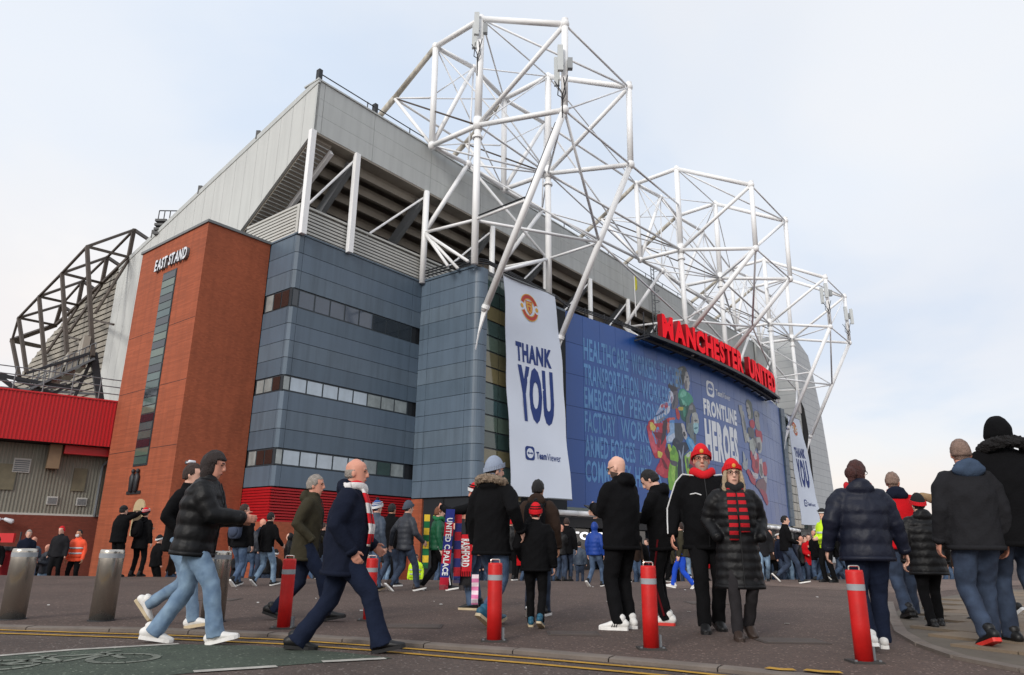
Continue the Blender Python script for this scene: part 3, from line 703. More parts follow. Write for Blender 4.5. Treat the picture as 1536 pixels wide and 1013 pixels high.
# entrance under the mural
MB().prism([W(u, ncurve(max(u, 38)) + .1, 3.2) for u in np.linspace(31, 86, 20)] + [W(u, ncurve(max(u, 38)) - .7, 3.2) for u in np.linspace(86, 31, 20)], (0, 0, .26)).build('soffit_band', M_green[5], stand)
MB().prism([W(u, ncurve(max(u, 38)) + .02, 2.2) for u in np.linspace(31, 86, 20)] + [W(u, ncurve(max(u, 38)) - .5, 2.2) for u in np.linspace(86, 31, 20)], (0, 0, .75)).build('shop_fascia', M_dark, stand)
for u in np.arange(31.5, 85, 3.2):
    MB().ubox(u, u + 2.9, ncurve(max(u, 38)) - .8, ncurve(max(u, 38)) - .72, BASE, 2.18).build('shop_window', M_glassd, stand)
    MB().tube(W(u - .15, ncurve(max(u, 38)) - .6, BASE), W(u - .15, ncurve(max(u, 38)) - .6, 2.2), .12).build('shop_column', M_grey, stand)
cn_ = MB(); cpts = [W(u, ncurve(max(u, 34)) + 1.0, 3.02) for u in np.linspace(29.9, 84, 24)]
for a, b in zip(cpts, cpts[1:]): cn_.tube(a, b, .17, 10)
cn_.build('canopy_tube', M_white, stand, smooth=True)
MB().path([p + np.array((0, 0, -.14)) - N3 * .45 for p in cpts], .10, 8).build('canopy_tube', M_grey, stand, smooth=True)
store = thing('shop_sign', 'lit white letters reading STORE over the dark shop entrance', 'sign', W(40, -26, 1.6))
s0, s1 = surf(846, 805, .12)[0], surf(907, 806, .12)[0]
letters_on(store, 'STORE', lambda s, z, d: W(s0 + (s1 - s0) * s, ncurve(s0 + (s1 - s0) * s) + .08 + d, 1.42 + .50 * z), .5, M_lit, M_lit, .05, bold=.04, gap=.1)

# ------------------------------------------------------------------ mural on the curved front
mural = thing('printed_mural', 'huge curved blue printed mural with workers, players and pale blue words', 'mural', W(61, -25.5, 3.4))
mu0, mu1, mz0, mz1 = 39.62, 84.2, 3.46, 17.0
ncol, nrow = 24, 6
for i in range(ncol):
    a, b = mu0 + (mu1 - mu0) * i / ncol + .012, mu0 + (mu1 - mu0) * (i + 1) / ncol - .012
    for j in range(nrow):
        z0, z1 = mz0 + (mz1 - mz0) * j / nrow + .012, mz0 + (mz1 - mz0) * (j + 1) / nrow - .012
        MB().prism([W(a, ncurve(a), z0), W(b, ncurve(b), z0), W(b, ncurve(b) - .05, z0), W(a, ncurve(a) - .05, z0)], (0, 0, z1 - z0)).build('panel', M_blue if (i * 7 + j * 3) % 5 else M_blue2, mural)
bk_ = MB(); us = np.linspace(mu0, mu1, 40)
for a, b in zip(us, us[1:]): bk_.prism([W(a, ncurve(a) - .06, mz0), W(b, ncurve(b) - .06, mz0), W(b, ncurve(b) - .3, mz0), W(a, ncurve(a) - .3, mz0)], (0, 0, mz1 - mz0))
bk_.build('backing_frame', M_blue2, mural)
def flat_text(root, txt, u0, u1, z0, z1, m, bold, dn, name='printed_word', res=2):
    v, f, asp = text_verts(txt, bold, 0, res)
    mb = MB()
    for p in v:
        u = u0 + (u1 - u0) * p[0]; mb.v.append(W(u, ncurve(u) + dn, z0 + (z1 - z0) * p[1]))
    mb.f = f; return mb.build(name, m, root, fix=False)
BOLD = .022
for ws, z0, z1 in (((('HEALTHCARE', 41.5, 46.7), ('WORKERS', 47.15, 50.55), ('TEACHERS', 51.1, 54.6)), 13.75, 15.4),
                   ((('TRANSPORTATION', 41.5, 47.9), ('WORKERS', 48.35, 52.6)), 11.93, 13.5),
                   ((('EMERGENCY', 41.5, 46.2), ('PERSONNEL', 46.7, 52.2)), 10.28, 11.8),
                   ((('FACTORY', 41.5, 44.9), ('WORKERS', 45.5, 50.6)), 8.6, 10.1),
                   ((('ARMED', 41.5, 44.0), ('FORCES', 44.3, 47.2), ('AND', 47.7, 49.3)), 6.92, 8.42),
                   ((('COMMUNITY', 41.5, 46.6), ('HEROES', 47.1, 50.6)), 5.2, 6.7)):
    for t, a, b in ws: flat_text(mural, t, a, b, z0, z1, M_let, BOLD, .012)
flat_text(mural, 'FRONTLINE', 58.35, 65.9, 12.15, 13.65, M_pwhite, .05, .012)
flat_text(mural, 'HEROES', 58.3, 65.7, 8.25, 11.9, M_pwhite, .06, .012)
flat_text(mural, 'Team', 61.15, 62.7, 14.35, 14.92, M_pwhite, .025, .012); flat_text(mural, 'Viewer', 62.75, 64.6, 14.35, 14.92, M_pwhite, 0, .012)
def tv_logo(place, root, m1, m2):
    def poly(pts, m, lay, nm):
        mb = MB(); mb.v = [place(a, b, lay) for a, b in pts]; mb.f = [tuple(range(len(pts)))]; mb.build(nm, m, root, fix=False)
    r = .22
    sq = [(r + (0 if k < 0 else 0), 0)] and [(.5 + sx * (.5 - r) + r * math.cos(a), .5 + sy * (.5 - r) + r * math.sin(a)) for sx, sy, a0 in ((1, 1, 0), (-1, 1, math.pi / 2), (-1, -1, math.pi), (1, -1, 1.5 * math.pi)) for a in np.linspace(a0, a0 + math.pi / 2, 4)]
    poly(sq, m1, .012, 'logo_tile')
    poly([(.5 + .36 * math.cos(a), .5 + .36 * math.sin(a)) for a in np.linspace(0, 2 * math.pi, 24)[:-1]], m2, .022, 'logo_disc')
    poly([(.2, .5), (.36, .38), (.36, .46), (.64, .46), (.64, .38), (.8, .5), (.64, .62), (.64, .54), (.36, .54), (.36, .62)], m1, .032, 'logo_arrow')
tv_logo(lambda a, b, d: W(59.2 + 1.6 * a, ncurve(59.2 + 1.6 * a) + d, 14.0 + 1.42 * b), mural, M_pwhite, M_blue)
# printed figures: outlines read off four enlargements of the poster, put on the curved sheet
ZO = {'A': (965, 545), 'B': (965, 635), 'C': (1100, 590), 'D': (1100, 670)}
FIG = [
 # woman with long hair in green
 ('A', (96, 100, 98), [(500, 110), (560, 50), (630, 50), (660, 110), (640, 200), (610, 330), (560, 380), (500, 390), (480, 300), (490, 180)]),
 ('A', (150, 150, 142), [(505, 130), (560, 70), (600, 80), (560, 150), (530, 260), (500, 350), (488, 260)]), ('A', (64, 66, 66), [(570, 170), (615, 190), (600, 330), (540, 360), (530, 300)]),
 ('A', (196, 192, 186), [(650, 120), (675, 160), (700, 270), (698, 340), (685, 420), (655, 410), (630, 340), (620, 250), (640, 180)]), ('A', (92, 92, 96), [(655, 200), (680, 205), (676, 222), (650, 220)]), ('A', (130, 124, 122), [(640, 260), (660, 270), (665, 380), (640, 400), (625, 330)]),
 ('A', (74, 158, 128), [(560, 400), (610, 390), (660, 430), (740, 510), (760, 580), (720, 640), (650, 660), (560, 620), (530, 520), (535, 440)]),
 ('A', (126, 200, 170), [(600, 410), (650, 450), (640, 500), (570, 520), (560, 480)]), ('A', (118, 190, 160), [(570, 530), (640, 600), (660, 650), (600, 640)]), ('A', (40, 110, 90), [(540, 520), (580, 560), (600, 650), (560, 660)]),
 ('A', (44, 96, 80), [(560, 640), (680, 640), (690, 780), (660, 900), (600, 870), (555, 780)]), ('A', (70, 150, 120), [(600, 670), (640, 680), (630, 820), (610, 800)]), ('A', (200, 180, 70), [(530, 670), (600, 665), (602, 715), (540, 715)]),
 # man with bun in white and red
 ('A', (66, 60, 66), [(375, 320), (420, 295), (460, 310), (500, 380), (520, 420), (470, 460), (420, 420), (385, 370)]), ('A', (110, 104, 108), [(450, 440), (520, 420), (530, 620), (490, 700), (430, 690), (440, 560)]), ('A', (74, 76, 88), [(455, 500), (490, 480), (480, 620), (450, 680)]),
 ('A', (210, 212, 222), [(378, 430), (410, 415), (450, 460), (455, 560), (420, 620), (400, 680), (370, 720), (330, 700), (320, 610), (390, 580)]), ('A', (120, 124, 140), [(385, 445), (405, 440), (405, 500), (388, 480)]), ('A', (160, 130, 150), [(420, 520), (440, 500), (432, 590), (415, 610)]),
 ('A', (206, 208, 218), [(270, 620), (330, 590), (400, 650), (400, 720), (340, 800), (240, 900), (175, 950), (150, 890), (180, 800), (230, 700)]),
 ('A', (184, 60, 76), [(330, 600), (360, 605), (372, 650), (355, 695), (330, 690), (318, 640)]), ('A', (188, 96, 110), [(265, 640), (310, 620), (300, 680), (270, 670)]), ('A', (66, 76, 116), [(180, 790), (310, 710), (318, 745), (240, 790), (185, 812)]), ('A', (168, 180, 214), [(240, 690), (300, 700), (220, 770), (190, 780)]), ('A', (128, 132, 142), [(190, 880), (330, 800), (320, 830), (210, 920)]),
 # red jacket
 ('A', (190, 44, 50), [(80, 880), (150, 850), (170, 960), (300, 880), (390, 830), (385, 1013), (60, 1013)]), ('A', (214, 96, 84), [(385, 830), (480, 830), (470, 860), (395, 880)]), ('A', (224, 196, 92), [(95, 900), (140, 900), (185, 980), (160, 1013), (110, 1013)]), ('A', (80, 52, 58), [(300, 890), (360, 850), (350, 1013), (300, 1013)]), ('A', (196, 60, 56), [(490, 690), (520, 690), (555, 800), (540, 860), (510, 840)]), ('A', (90, 150, 214), [(395, 875), (470, 860), (480, 1013), (400, 1013)]),
 ('B', (196, 52, 66), [(50, 60), (80, 10), (300, 0), (345, 210), (340, 330), (320, 430), (400, 560), (400, 640), (385, 830), (300, 830), (180, 730), (240, 590), (260, 530), (180, 530), (110, 350)]),
 ('B', (128, 36, 48), [(140, 130), (280, 150), (340, 210), (300, 260), (210, 230)]), ('B', (220, 92, 104), [(70, 110), (120, 150), (190, 330), (210, 420), (160, 470), (110, 330)]), ('B', (118, 34, 44), [(270, 520), (330, 590), (370, 700), (330, 690), (290, 600)]), ('B', (216, 74, 82), [(210, 700), (280, 640), (320, 760), (260, 790)]), ('B', (140, 40, 52), [(215, 240), (250, 260), (240, 380), (215, 350)]),
 ('B', (226, 204, 96), [(95, 20), (140, 0), (190, 70), (150, 130), (110, 80)]), ('B', (222, 206, 88), [(220, 420), (290, 450), (265, 530), (215, 505)]), ('B', (70, 52, 60), [(300, 0), (345, 0), (340, 180), (300, 280), (265, 330), (285, 150)]), ('B', (214, 120, 104), [(360, 0), (400, 0), (395, 120), (365, 160)]),
 ('B', (150, 186, 224), [(400, 0), (470, 0), (480, 220), (440, 290), (355, 300), (345, 210), (400, 130)]), ('B', (206, 218, 236), [(380, 200), (470, 150), (475, 220), (430, 280), (370, 270)]),
 ('B', (98, 34, 46), [(330, 420), (370, 330), (400, 430), (400, 570), (350, 510)]),
 # hi-vis figure
 ('B', (72, 78, 84), [(470, 0), (570, 0), (600, 90), (610, 230), (560, 320), (490, 310), (480, 200)]), ('B', (198, 194, 192), [(575, 0), (610, 10), (640, 110), (670, 230), (640, 260), (600, 180), (590, 90)]), ('B', (60, 60, 64), [(600, 140), (625, 130), (640, 190), (615, 200)]),
 ('B', (46, 54, 70), [(450, 250), (490, 220), (560, 300), (640, 290), (690, 380), (620, 470), (620, 640), (640, 860), (600, 900), (510, 1013), (520, 700), (530, 500), (440, 320)]), ('B', (36, 40, 52), [(540, 560), (590, 520), (610, 800), (560, 900), (530, 800)]), ('B', (150, 160, 176), [(530, 410), (545, 410), (575, 510), (595, 420), (608, 330), (612, 400), (592, 560), (605, 780), (590, 780), (575, 560)]),
 ('B', (132, 190, 66), [(400, 430), (450, 330), (500, 400), (530, 500), (520, 600), (505, 1013), (400, 1013), (370, 850), (410, 560)]), ('B', (196, 216, 96), [(365, 320), (400, 320), (425, 400), (400, 440)]), ('B', (160, 206, 84), [(430, 650), (480, 640), (470, 900), (430, 860)]), ('B', (88, 132, 52), [(490, 650), (515, 660), (500, 900), (482, 880)]), ('B', (90, 84, 92), [(410, 560), (510, 590), (505, 660), (410, 620)]), ('B', (104, 160, 60), [(440, 350), (490, 400), (470, 480), (420, 470)]),
 ('B', (150, 200, 72), [(620, 500), (700, 430), (715, 500), (690, 640), (700, 800), (680, 800), (640, 680)]), ('B', (214, 218, 206), [(640, 500), (715, 410), (735, 420), (690, 520)]), ('B', (90, 100, 84), [(650, 540), (675, 530), (688, 680), (668, 690)]),
 ('B', (176, 44, 58), [(720, 480), (755, 480), (800, 620), (815, 700), (790, 740), (730, 640), (700, 600)]), ('B', (66, 58, 64), [(700, 630), (740, 640), (790, 760), (700, 800)]),
 # nurse with mask
 ('A', (100, 104, 102), [(690, 640), (740, 590), (790, 690), (800, 750), (730, 760), (700, 820), (700, 960), (650, 1013), (640, 880), (670, 740)]), ('A', (150, 146, 144), [(700, 650), (740, 640), (750, 700), (700, 710)]), ('A', (186, 186, 178), [(740, 760), (800, 750), (830, 820), (835, 930), (780, 960), (720, 920)]), ('A', (96, 96, 98), [(770, 860), (815, 860), (812, 885), (775, 885)]), ('A', (140, 138, 132), [(720, 820), (750, 800), (755, 920), (730, 930)]),
 ('B', (120, 130, 128), [(680, 0), (760, 0), (760, 200), (790, 320), (740, 280), (700, 180), (660, 120)]), ('B', (166, 210, 214), [(760, 0), (835, 0), (830, 130), (800, 170), (765, 120)]), ('B', (80, 130, 140), [(770, 70), (825, 60), (815, 80), (772, 92)]), ('B', (90, 100, 104), [(770, 170), (800, 170), (790, 300), (770, 260)]),
 ('B', (72, 152, 214), [(640, 260), (680, 200), (750, 270), (800, 400), (850, 520), (860, 640), (820, 660), (790, 520), (700, 400)]), ('B', (128, 192, 232), [(680, 240), (720, 250), (790, 400), (770, 420), (700, 320)]), ('B', (150, 204, 232), [(790, 500), (820, 520), (835, 640), (815, 650)]),
 # cheering players
 ('C', (174, 172, 164), [(75, 180), (95, 190), (120, 180), (135, 260), (165, 330), (160, 400), (190, 560), (205, 740), (180, 750), (150, 600), (120, 380)]), ('C', (110, 112, 106), [(150, 330), (165, 390), (195, 560), (180, 560), (155, 430)]),
 ('C', (96, 104, 92), [(190, 120), (220, 95), (260, 130), (285, 220), (300, 330), (290, 390), (255, 390), (270, 280), (240, 200)]), ('C', (186, 180, 168), [(190, 130), (215, 160), (240, 210), (265, 290), (255, 390), (230, 390), (215, 300), (200, 230)]), ('C', (100, 96, 92), [(200, 215), (225, 220), (222, 240), (205, 236)]), ('C', (110, 104, 98), [(215, 330), (235, 330), (232, 350), (218, 348)]),
 ('C', (200, 52, 66), [(245, 420), (290, 400), (320, 450), (310, 530), (280, 540), (250, 490)]), ('C', (92, 92, 92), [(215, 540), (260, 510), (310, 570), (320, 660), (280, 690), (230, 640)]), ('C', (196, 196, 186), [(205, 600), (230, 640), (250, 740), (220, 750), (200, 690)]),
 ('C', (166, 162, 152), [(315, 280), (345, 265), (375, 310), (390, 420), (400, 560), (370, 560), (340, 500), (320, 400)]), ('C', (90, 92, 88), [(370, 280), (395, 330), (385, 370), (365, 320)]), ('C', (88, 86, 84), [(330, 335), (360, 345), (355, 365), (332, 355)]),
 ('C', (196, 56, 70), [(330, 550), (380, 570), (420, 580), (440, 680), (430, 760), (400, 670), (345, 660)]), ('C', (190, 190, 182), [(340, 680), (400, 670), (430, 760), (420, 900), (380, 920), (355, 800)]), ('C', (96, 92, 94), [(360, 760), (400, 750), (405, 860), (370, 880)]),
 ('C', (184, 188, 178), [(240, 730), (290, 680), (330, 760), (320, 880), (290, 940), (250, 860)]), ('C', (110, 108, 106), [(300, 690), (340, 670), (355, 800), (330, 860)]), ('C', (186, 60, 72), [(260, 860), (290, 940), (300, 1013), (265, 1013)]), ('C', (200, 56, 70), [(300, 960), (345, 900), (380, 960), (380, 1013), (300, 1013)]),
 ('D', (196, 64, 78), [(290, 180), (340, 130), (385, 190), (385, 330), (370, 420), (320, 400), (280, 310)]), ('D', (214, 200, 200), [(310, 150), (335, 60), (355, 180), (330, 200)]), ('D', (150, 50, 64), [(330, 210), (370, 240), (360, 340), (330, 320)]), ('D', (196, 68, 80), [(430, 260), (480, 230), (510, 370), (500, 450), (450, 420), (430, 330)]), ('D', (206, 200, 196), [(385, 200), (430, 180), (440, 330), (460, 470), (420, 480), (390, 400)]), ('D', (112, 108, 108), [(395, 260), (425, 280), (440, 440), (410, 450)]),
 ('D', (176, 182, 182), [(135, 70), (160, 100), (190, 230), (215, 170), (210, 300), (195, 360), (150, 340), (130, 260), (150, 240)]), ('D', (190, 66, 80), [(195, 360), (230, 340), (270, 420), (330, 480), (330, 590), (270, 540), (230, 460)]), ('D', (212, 206, 208), [(260, 360), (290, 390), (370, 420), (360, 490), (310, 480)]),
 ('D', (134, 96, 100), [(370, 510), (480, 480), (500, 600), (490, 700), (440, 740), (380, 650), (330, 600)]), ('D', (178, 70, 86), [(400, 640), (490, 690), (525, 850), (510, 900), (440, 760)]), ('D', (196, 192, 190), [(455, 470), (500, 460), (500, 560), (480, 520)]),
]
for i, (zk, c, pts) in enumerate(FIG):
    mb = MB(); P_ = np.array(pts, float); ox, oy = ZO[zk]; n_ = len(P_)
    for k in range(n_):
        p_, q_ = P_[k], P_[(k + 1) % n_]; d_ = q_ - p_; nn_ = np.array((d_[1], -d_[0])) / (np.linalg.norm(d_) + 1e-6)
        for t_ in (0, .34, .67):
            x, y = p_ + d_ * t_ + nn_ * (rng.uniform(-4, 4) + (5 if t_ else 0) * math.sin(t_ * 3.1))
            q = surf(ox + x * .0987, oy + y * .0987, 0); mb.v.append(W(q[0], ncurve(q[0]) + .006 + i * .0003, q[2]))
    mb.f = [tuple(range(len(mb.v)))]
    c = tuple(int(.86 * v + .14 * w) for v, w in zip(c, (70, 96, 140)))
    mb.build('printed_figure', mat('print_%d_%d_%d' % c, c, .5, .3, 3.5), mural, fix=False)

# ------------------------------------------------------------------ red letter sign on its gantry
sign = thing('stadium_sign', 'large red letters reading MANCHESTER UNITED on a dark gantry above the mural', 'sign', W(58, -23.5, 16))
gp = np.linspace(47.6, 77.6, 24); gm_ = MB()
for a, b in zip(gp, gp[1:]):
    gm_.prism([W(a, ncurve(a) + .1, 16.66), W(b, ncurve(b) + .1, 16.66), W(b, ncurve(b) + 1.38, 16.66), W(a, ncurve(a) + 1.38, 16.66)], (0, 0, .10)); gm_.prism([W(a, ncurve(a) + 1.39, 16.6), W(b, ncurve(b) + 1.39, 16.6), W(b, ncurve(b) + 1.44, 16.6), W(a, ncurve(a) + 1.44, 16.6)], (0, 0, .24))
    gm_.tube(W(a, ncurve(a) + .8, 16.45), W(b, ncurve(b) + .8, 16.45), .10, 6)
gm_.build('gantry', M_dark, sign)
for a in gp[::2]: MB().bar(W(a, ncurve(a) + .05, 16.43), W(a, ncurve(a) + 1.35, 16.55), .10, .12).build('bracket', M_dark, sign)
for a in gp: MB().tube(W(a, ncurve(a) + .9, 16.6), W(a, ncurve(a) + .9, 18.6), .05, 6).build('strut', M_dark, sign)
def sp_(s, z, d, a, b, za, zb_):
    u = a + (b - a) * s; return W(u, ncurve(u) + .9 + d, 16.95 + z * (za + (zb_ - za) * s))
letters_on(sign, 'MANCHESTER', lambda s, z, d: sp_(s, z, d, 49.55, 65.2, 1.95, 2.05), 2, M_sign, M_signs, .42, bold=.05, gap=.08)
letters_on(sign, 'UNITED', lambda s, z, d: sp_(s, z, d, 66.8, 76.3, 2.05, 2.1), 2, M_sign, M_signs, .42, bold=.05, gap=.08)

# ------------------------------------------------------------------ the two white banners
def banner(TL, TR, BL, BR, label):
    TL, TR, BL, BR = (np.array(k, float) for k in (TL, TR, BL, BR))
    t = thing('white_banner', label, 'banner', W(*BL))
    nrm_ = nrm(np.cross(W(*(TR - TL)), W(*(BL - TL))));
    if nrm_ @ N3 < 0: nrm_ = -nrm_
    def P(a, b, d=0.0):
        q = (TL * (1 - a) + TR * a) * b + (BL * (1 - a) + BR * a) * (1 - b)
        return W(*q) + nrm_ * d + N3 * (.06 * math.sin(b * 9 + a * 2) + .03 * math.sin(b * 23 + a * 5) + .05 * math.sin(a * 6 + b * 3))
    c = MB(); na_, nb_ = 6, 24
    for lay in (0, -.03):
        for j in range(nb_ + 1):
            for i in range(na_ + 1): c.v.append(P(i / na_, j / nb_, lay))
    st_ = (na_ + 1) * (nb_ + 1)
    for j in range(nb_):
        for i in range(na_):
            a = j * (na_ + 1) + i; c.f.append((a, a + 1, a + na_ + 2, a + na_ + 1)); c.f.append((st_ + a, st_ + a + na_ + 1, st_ + a + na_ + 2, st_ + a + 1))
    c.build('cloth', M_cloth, t, smooth=True)
    MB().tube(P(0, 1, 0), P(1, 1, 0), .06, 8).build('top_pole', M_grey, t); MB().tube(P(0, 0, 0), P(1, 0, 0), .05, 8).build('bottom_pole', M_grey, t)
    def word(txt, a0, a1, b0, b1, m, bold, nm='printed_word'):
        v, f, asp = text_verts(txt, bold, 0, 3); mb = MB()
        mb.v = [P(a0 + (a1 - a0) * p[0], b0 + (b1 - b0) * p[1], .02) for p in v]; mb.f = f; mb.build(nm, m, t, fix=False)
    word('THANK', .17, .80, .612, .702, M_navy, .055); word('YOU', .19, .81, .335, .598, M_navy, .06)
    word('Team', .43, .61, .172, .205, M_navy, .03); word('Viewer', .62, .86, .170, .203, M_navy, 0)
    tv_logo(lambda a, b, d: P(.24 + .16 * a, .163 + .062 * b, d), t, M_navy, M_cloth)
    def ringseg(c0, r0, r1, a0, a1, m, d, nm, asp=2.4):
        mb = MB(); n = 14
        for k in range(n + 1):
            a = a0 + (a1 - a0) * k / n
            for r in (r0, r1): mb.v.append(P(c0[0] + .7 * r * math.cos(a), c0[1] + .7 * r * math.sin(a) / asp, d))
        for k in range(n): mb.f.append((2 * k, 2 * k + 2, 2 * k + 3, 2 * k + 1))
        mb.build(nm, m, t, fix=False)
    cc = (.46, .885); asp = 2.45; CK = .70; D = math.pi / 180
    ringseg(cc, .158, .225, 22 * D, 158 * D, M_crestr, .02, 'crest_ribbon', asp); ringseg(cc, .158, .225, 202 * D, 338 * D, M_crestr, .02, 'crest_ribbon', asp)
    for r in (.152, .228): ringseg(cc, r - .008, r + .008, 18 * D, 162 * D, M_gold, .026, 'crest_edge', asp); ringseg(cc, r - .008, r + .008, 198 * D, 342 * D, M_gold, .026, 'crest_edge', asp)
    for sx in (-1, 1):
        mb = MB(); mb.v = [P(cc[0] + CK * (sx * .2 + .04 * math.cos(a)), cc[1] + CK * .04 * math.sin(a) / asp, .024) for a in np.linspace(0, 6.283, 11)[:-1]]; mb.f = [tuple(range(10))]; mb.build('crest_ball', M_gold, t, fix=False)
    def shield(sc, m, d, nm, y0=-1, y1=1):
        pts = [(-.6, .8), (.6, .8), (.62, 0), (.45, -.5), (0, -.9), (-.45, -.5), (-.62, 0)]
        mb = MB(); mb.v = [P(cc[0] + .0875 * sc * a, cc[1] + .0875 * sc * b / asp, d) for a, b in pts]; mb.f = [tuple(range(7))]; mb.build(nm, m, t, fix=False)
    shield(1.15, M_crestr, .022, 'crest_shield'); shield(1.0, M_gold, .028, 'crest_field')
    dv = MB(); dv.v = [P(cc[0] + .0875 * a, cc[1] + .0875 * b / asp, .034) for a, b in ((0, .2), (.12, .05), (.3, .1), (.15, -.2), (.22, -.6), (.05, -.4), (-.05, -.4), (-.22, -.6), (-.15, -.2), (-.3, .1), (-.12, .05))]; dv.f = [tuple(range(11))]; dv.build('crest_figure', M_crestr, t, fix=False)
    sh = MB(); sh.v = [P(cc[0] + .0875 * a, cc[1] + .0875 * b / asp, .034) for a, b in ((-.4, .35), (.4, .35), (.3, .5), (.05, .5), (.05, .72), (-.05, .72), (-.05, .5), (-.3, .5))]; sh.f = [tuple(range(8))]; sh.build('crest_ship', M_crestr, t, fix=False)
q = lambda x, y, z: un(atz(x, y, z))
banner(q(750, 413, 16.9) + [0, .25, 0], q(828, 445, 16.9) + [0, .25, 0], q(762, 744, 3.75) + [0, .2, 0], q(858, 750, 3.75), 'tall white THANK YOU banner with a round crest beside the slate blue end block')
banner((86.6, -26.9, 16.6), (91.4, -26.9, 16.6), (87.2, -26.6, 3.8), (91.9, -25.6, 3.8), 'far narrow white THANK YOU banner beyond the blue mural next to the pale clad block')
# ------------------------------------------------------------------ white tubular roof trusses
def roof_truss(uL, uR, nF, label, spike=True):
    t = thing('roof_truss', label, 'truss', W((uL + uR) / 2, nF, 17.0), group='white roof trusses')
    sp = uR - uL; dn = nF + 26.4; u_foot = {'L': uL, 'R': uR}
    def nd(u, n, z): return W(u, n + dn, z)
    N_ = {}
    for s, u in (('L', uL), ('R', uR)):
        N_['A' + s] = nd(u, -26.4, 34.5); N_['B' + s] = nd(u, -19.75, 30.65); N_['E' + s] = nd(u, -19.85, 24.85); N_['F' + s] = nd(u, -26.45, 26.45)
        N_['G' + s] = nd(u, -30.6, 34.35); N_['H' + s] = nd(u, -30.5, 26.5); N_['I' + s] = nd(u, -34.6, 31.9); N_['X' + s] = nd(u, -45, 26.0)
        N_['C' + s] = nd(u, -26.5, 19.9); N_['P' + s] = nd(u, -26.4, 17.0); N_['S' + s] = nd(u, -25.55, 13.9); N_['T' + s] = nd(u, -25.9, 12.2)
        if not spike: N_['S' + s] = W(u, ncurve(u) + .95, 18.95)
        lf, kf = (.44, .80) if spike else (.66, .97)
        N_['l' + s] = N_['E' + s] + (N_['S' + s] - N_['E' + s]) * lf; N_['k' + s] = N_['E' + s] + (N_['S' + s] - N_['E' + s]) * kf
        N_['J' + s] = W(u + .2, -31.0, 20.4); N_['Y' + s] = nd(u, -31.0, 30.4)
    N_['M'] = nd(uL + sp * .43, -29.95, 34.3); N_['K'] = nd(uL + sp * .43, -30.2, 26.5); N_['m'] = nd(uL + sp * 1.6, -30.0, 34.3); N_['k'] = nd(uL + sp * 1.6, -30.3, 26.5)
    def tb(name, a, b, r, m=M_white, seg=12):
        MB().tube(N_[a], N_[b], r, seg).build(name, m, t, smooth=True)
    for s in 'LR':
        tb('column', 'P' + s, 'F' + s, .215, seg=16); tb('column', 'F' + s, 'A' + s, .235, seg=16); tb('column', 'E' + s, 'B' + s, .20, seg=14); tb('column', 'H' + s, 'G' + s, .21, seg=14)
        tb('chord', 'A' + s, 'B' + s, .19); tb('chord', 'F' + s, 'E' + s, .16); tb('chord', 'F' + s, 'H' + s, .17); tb('chord', 'G' + s, 'A' + s, .19)
        tb('back_stay', 'G' + s, 'I' + s, .19, M_dirty); tb('back_stay', 'I' + s, 'X' + s, .21, M_dirty)
        tb('diagonal', 'F' + s, 'B' + s, .15)
        if not spike:
            MB().tube(W(u_foot[s], ncurve(u_foot[s]) + .85, 16.6), N_['S' + s], .12, 10).build('leg_stub', M_white, t, smooth=True)
            MB().tube(N_['E' + s], N_['S' + s], .20, 16).build('leg', M_white, t, smooth=True)
        else: MB().tube(N_['E' + s], N_['S' + s], .20, 16).build('leg', M_white, t, smooth=True)
        # flattened spike that carries the leg down onto the wall
        a, b = N_['S' + s], N_['T' + s]; ax = nrm(N_['E' + s] - a)
        if spike: MB().prism([a + ax * .5 + N3 * .2 - U3 * .05, a - N3 * .22 + ax * .25 - U3 * .05, b - N3 * .22 - U3 * .05 + np.array((0, 0, -.5)), b + N3 * .0 - U3 * .05 + np.array((0, 0, .4)), a + N3 * .22 - U3 * .05], U3 * .10).build('foot_plate', M_white, t)
        if spike: MB().tube(a + ax * .15, a + ax * .35, .235, 14).build('collar', M_white, t)
        MB().tube(N_['F' + s] - (0, 0, .95), N_['F' + s] - (0, 0, .8), .33, 16).build('collar', M_white, t)
        MB().tube(N_['F' + s] - (0, 0, .35), N_['F' + s] + (0, 0, .5), .29, 16).build('node', M_white, t, smooth=True)
        for nn_ in ('A', 'G', 'H', 'B', 'E'): MB().ell(N_[nn_ + s], (.27, .27, .32), nu=12, nv=8).build('node', M_white, t, smooth=True)
        MB().tube(N_['B' + s] - (0, 0, .1), N_['B' + s] + (0, 0, .35), .21, 12).build('cap', M_white, t)
        tb('brace', 'C' + s, 'l' + s, .085); tb('brace', 'I' + s, 'H' + s, .12); tb('rod', 'I' + s, 'F' + s, .06, M_rust)
        tb('brace', 'J' + s, 'C' + s, .10); tb('brace', 'Y' + s, 'I' + s, .06, M_rod)
    for a, b, r in (('GL', 'M', .17), ('M', 'GR', .17), ('GR', 'm', .17), ('HL', 'K', .15), ('K', 'HR', .15), ('HR', 'k', .15), ('M', 'HL', .16), ('m', 'HR', .16), ('K', 'JL', .16), ('k', 'JR', .16)): tb('chord', a, b, r)
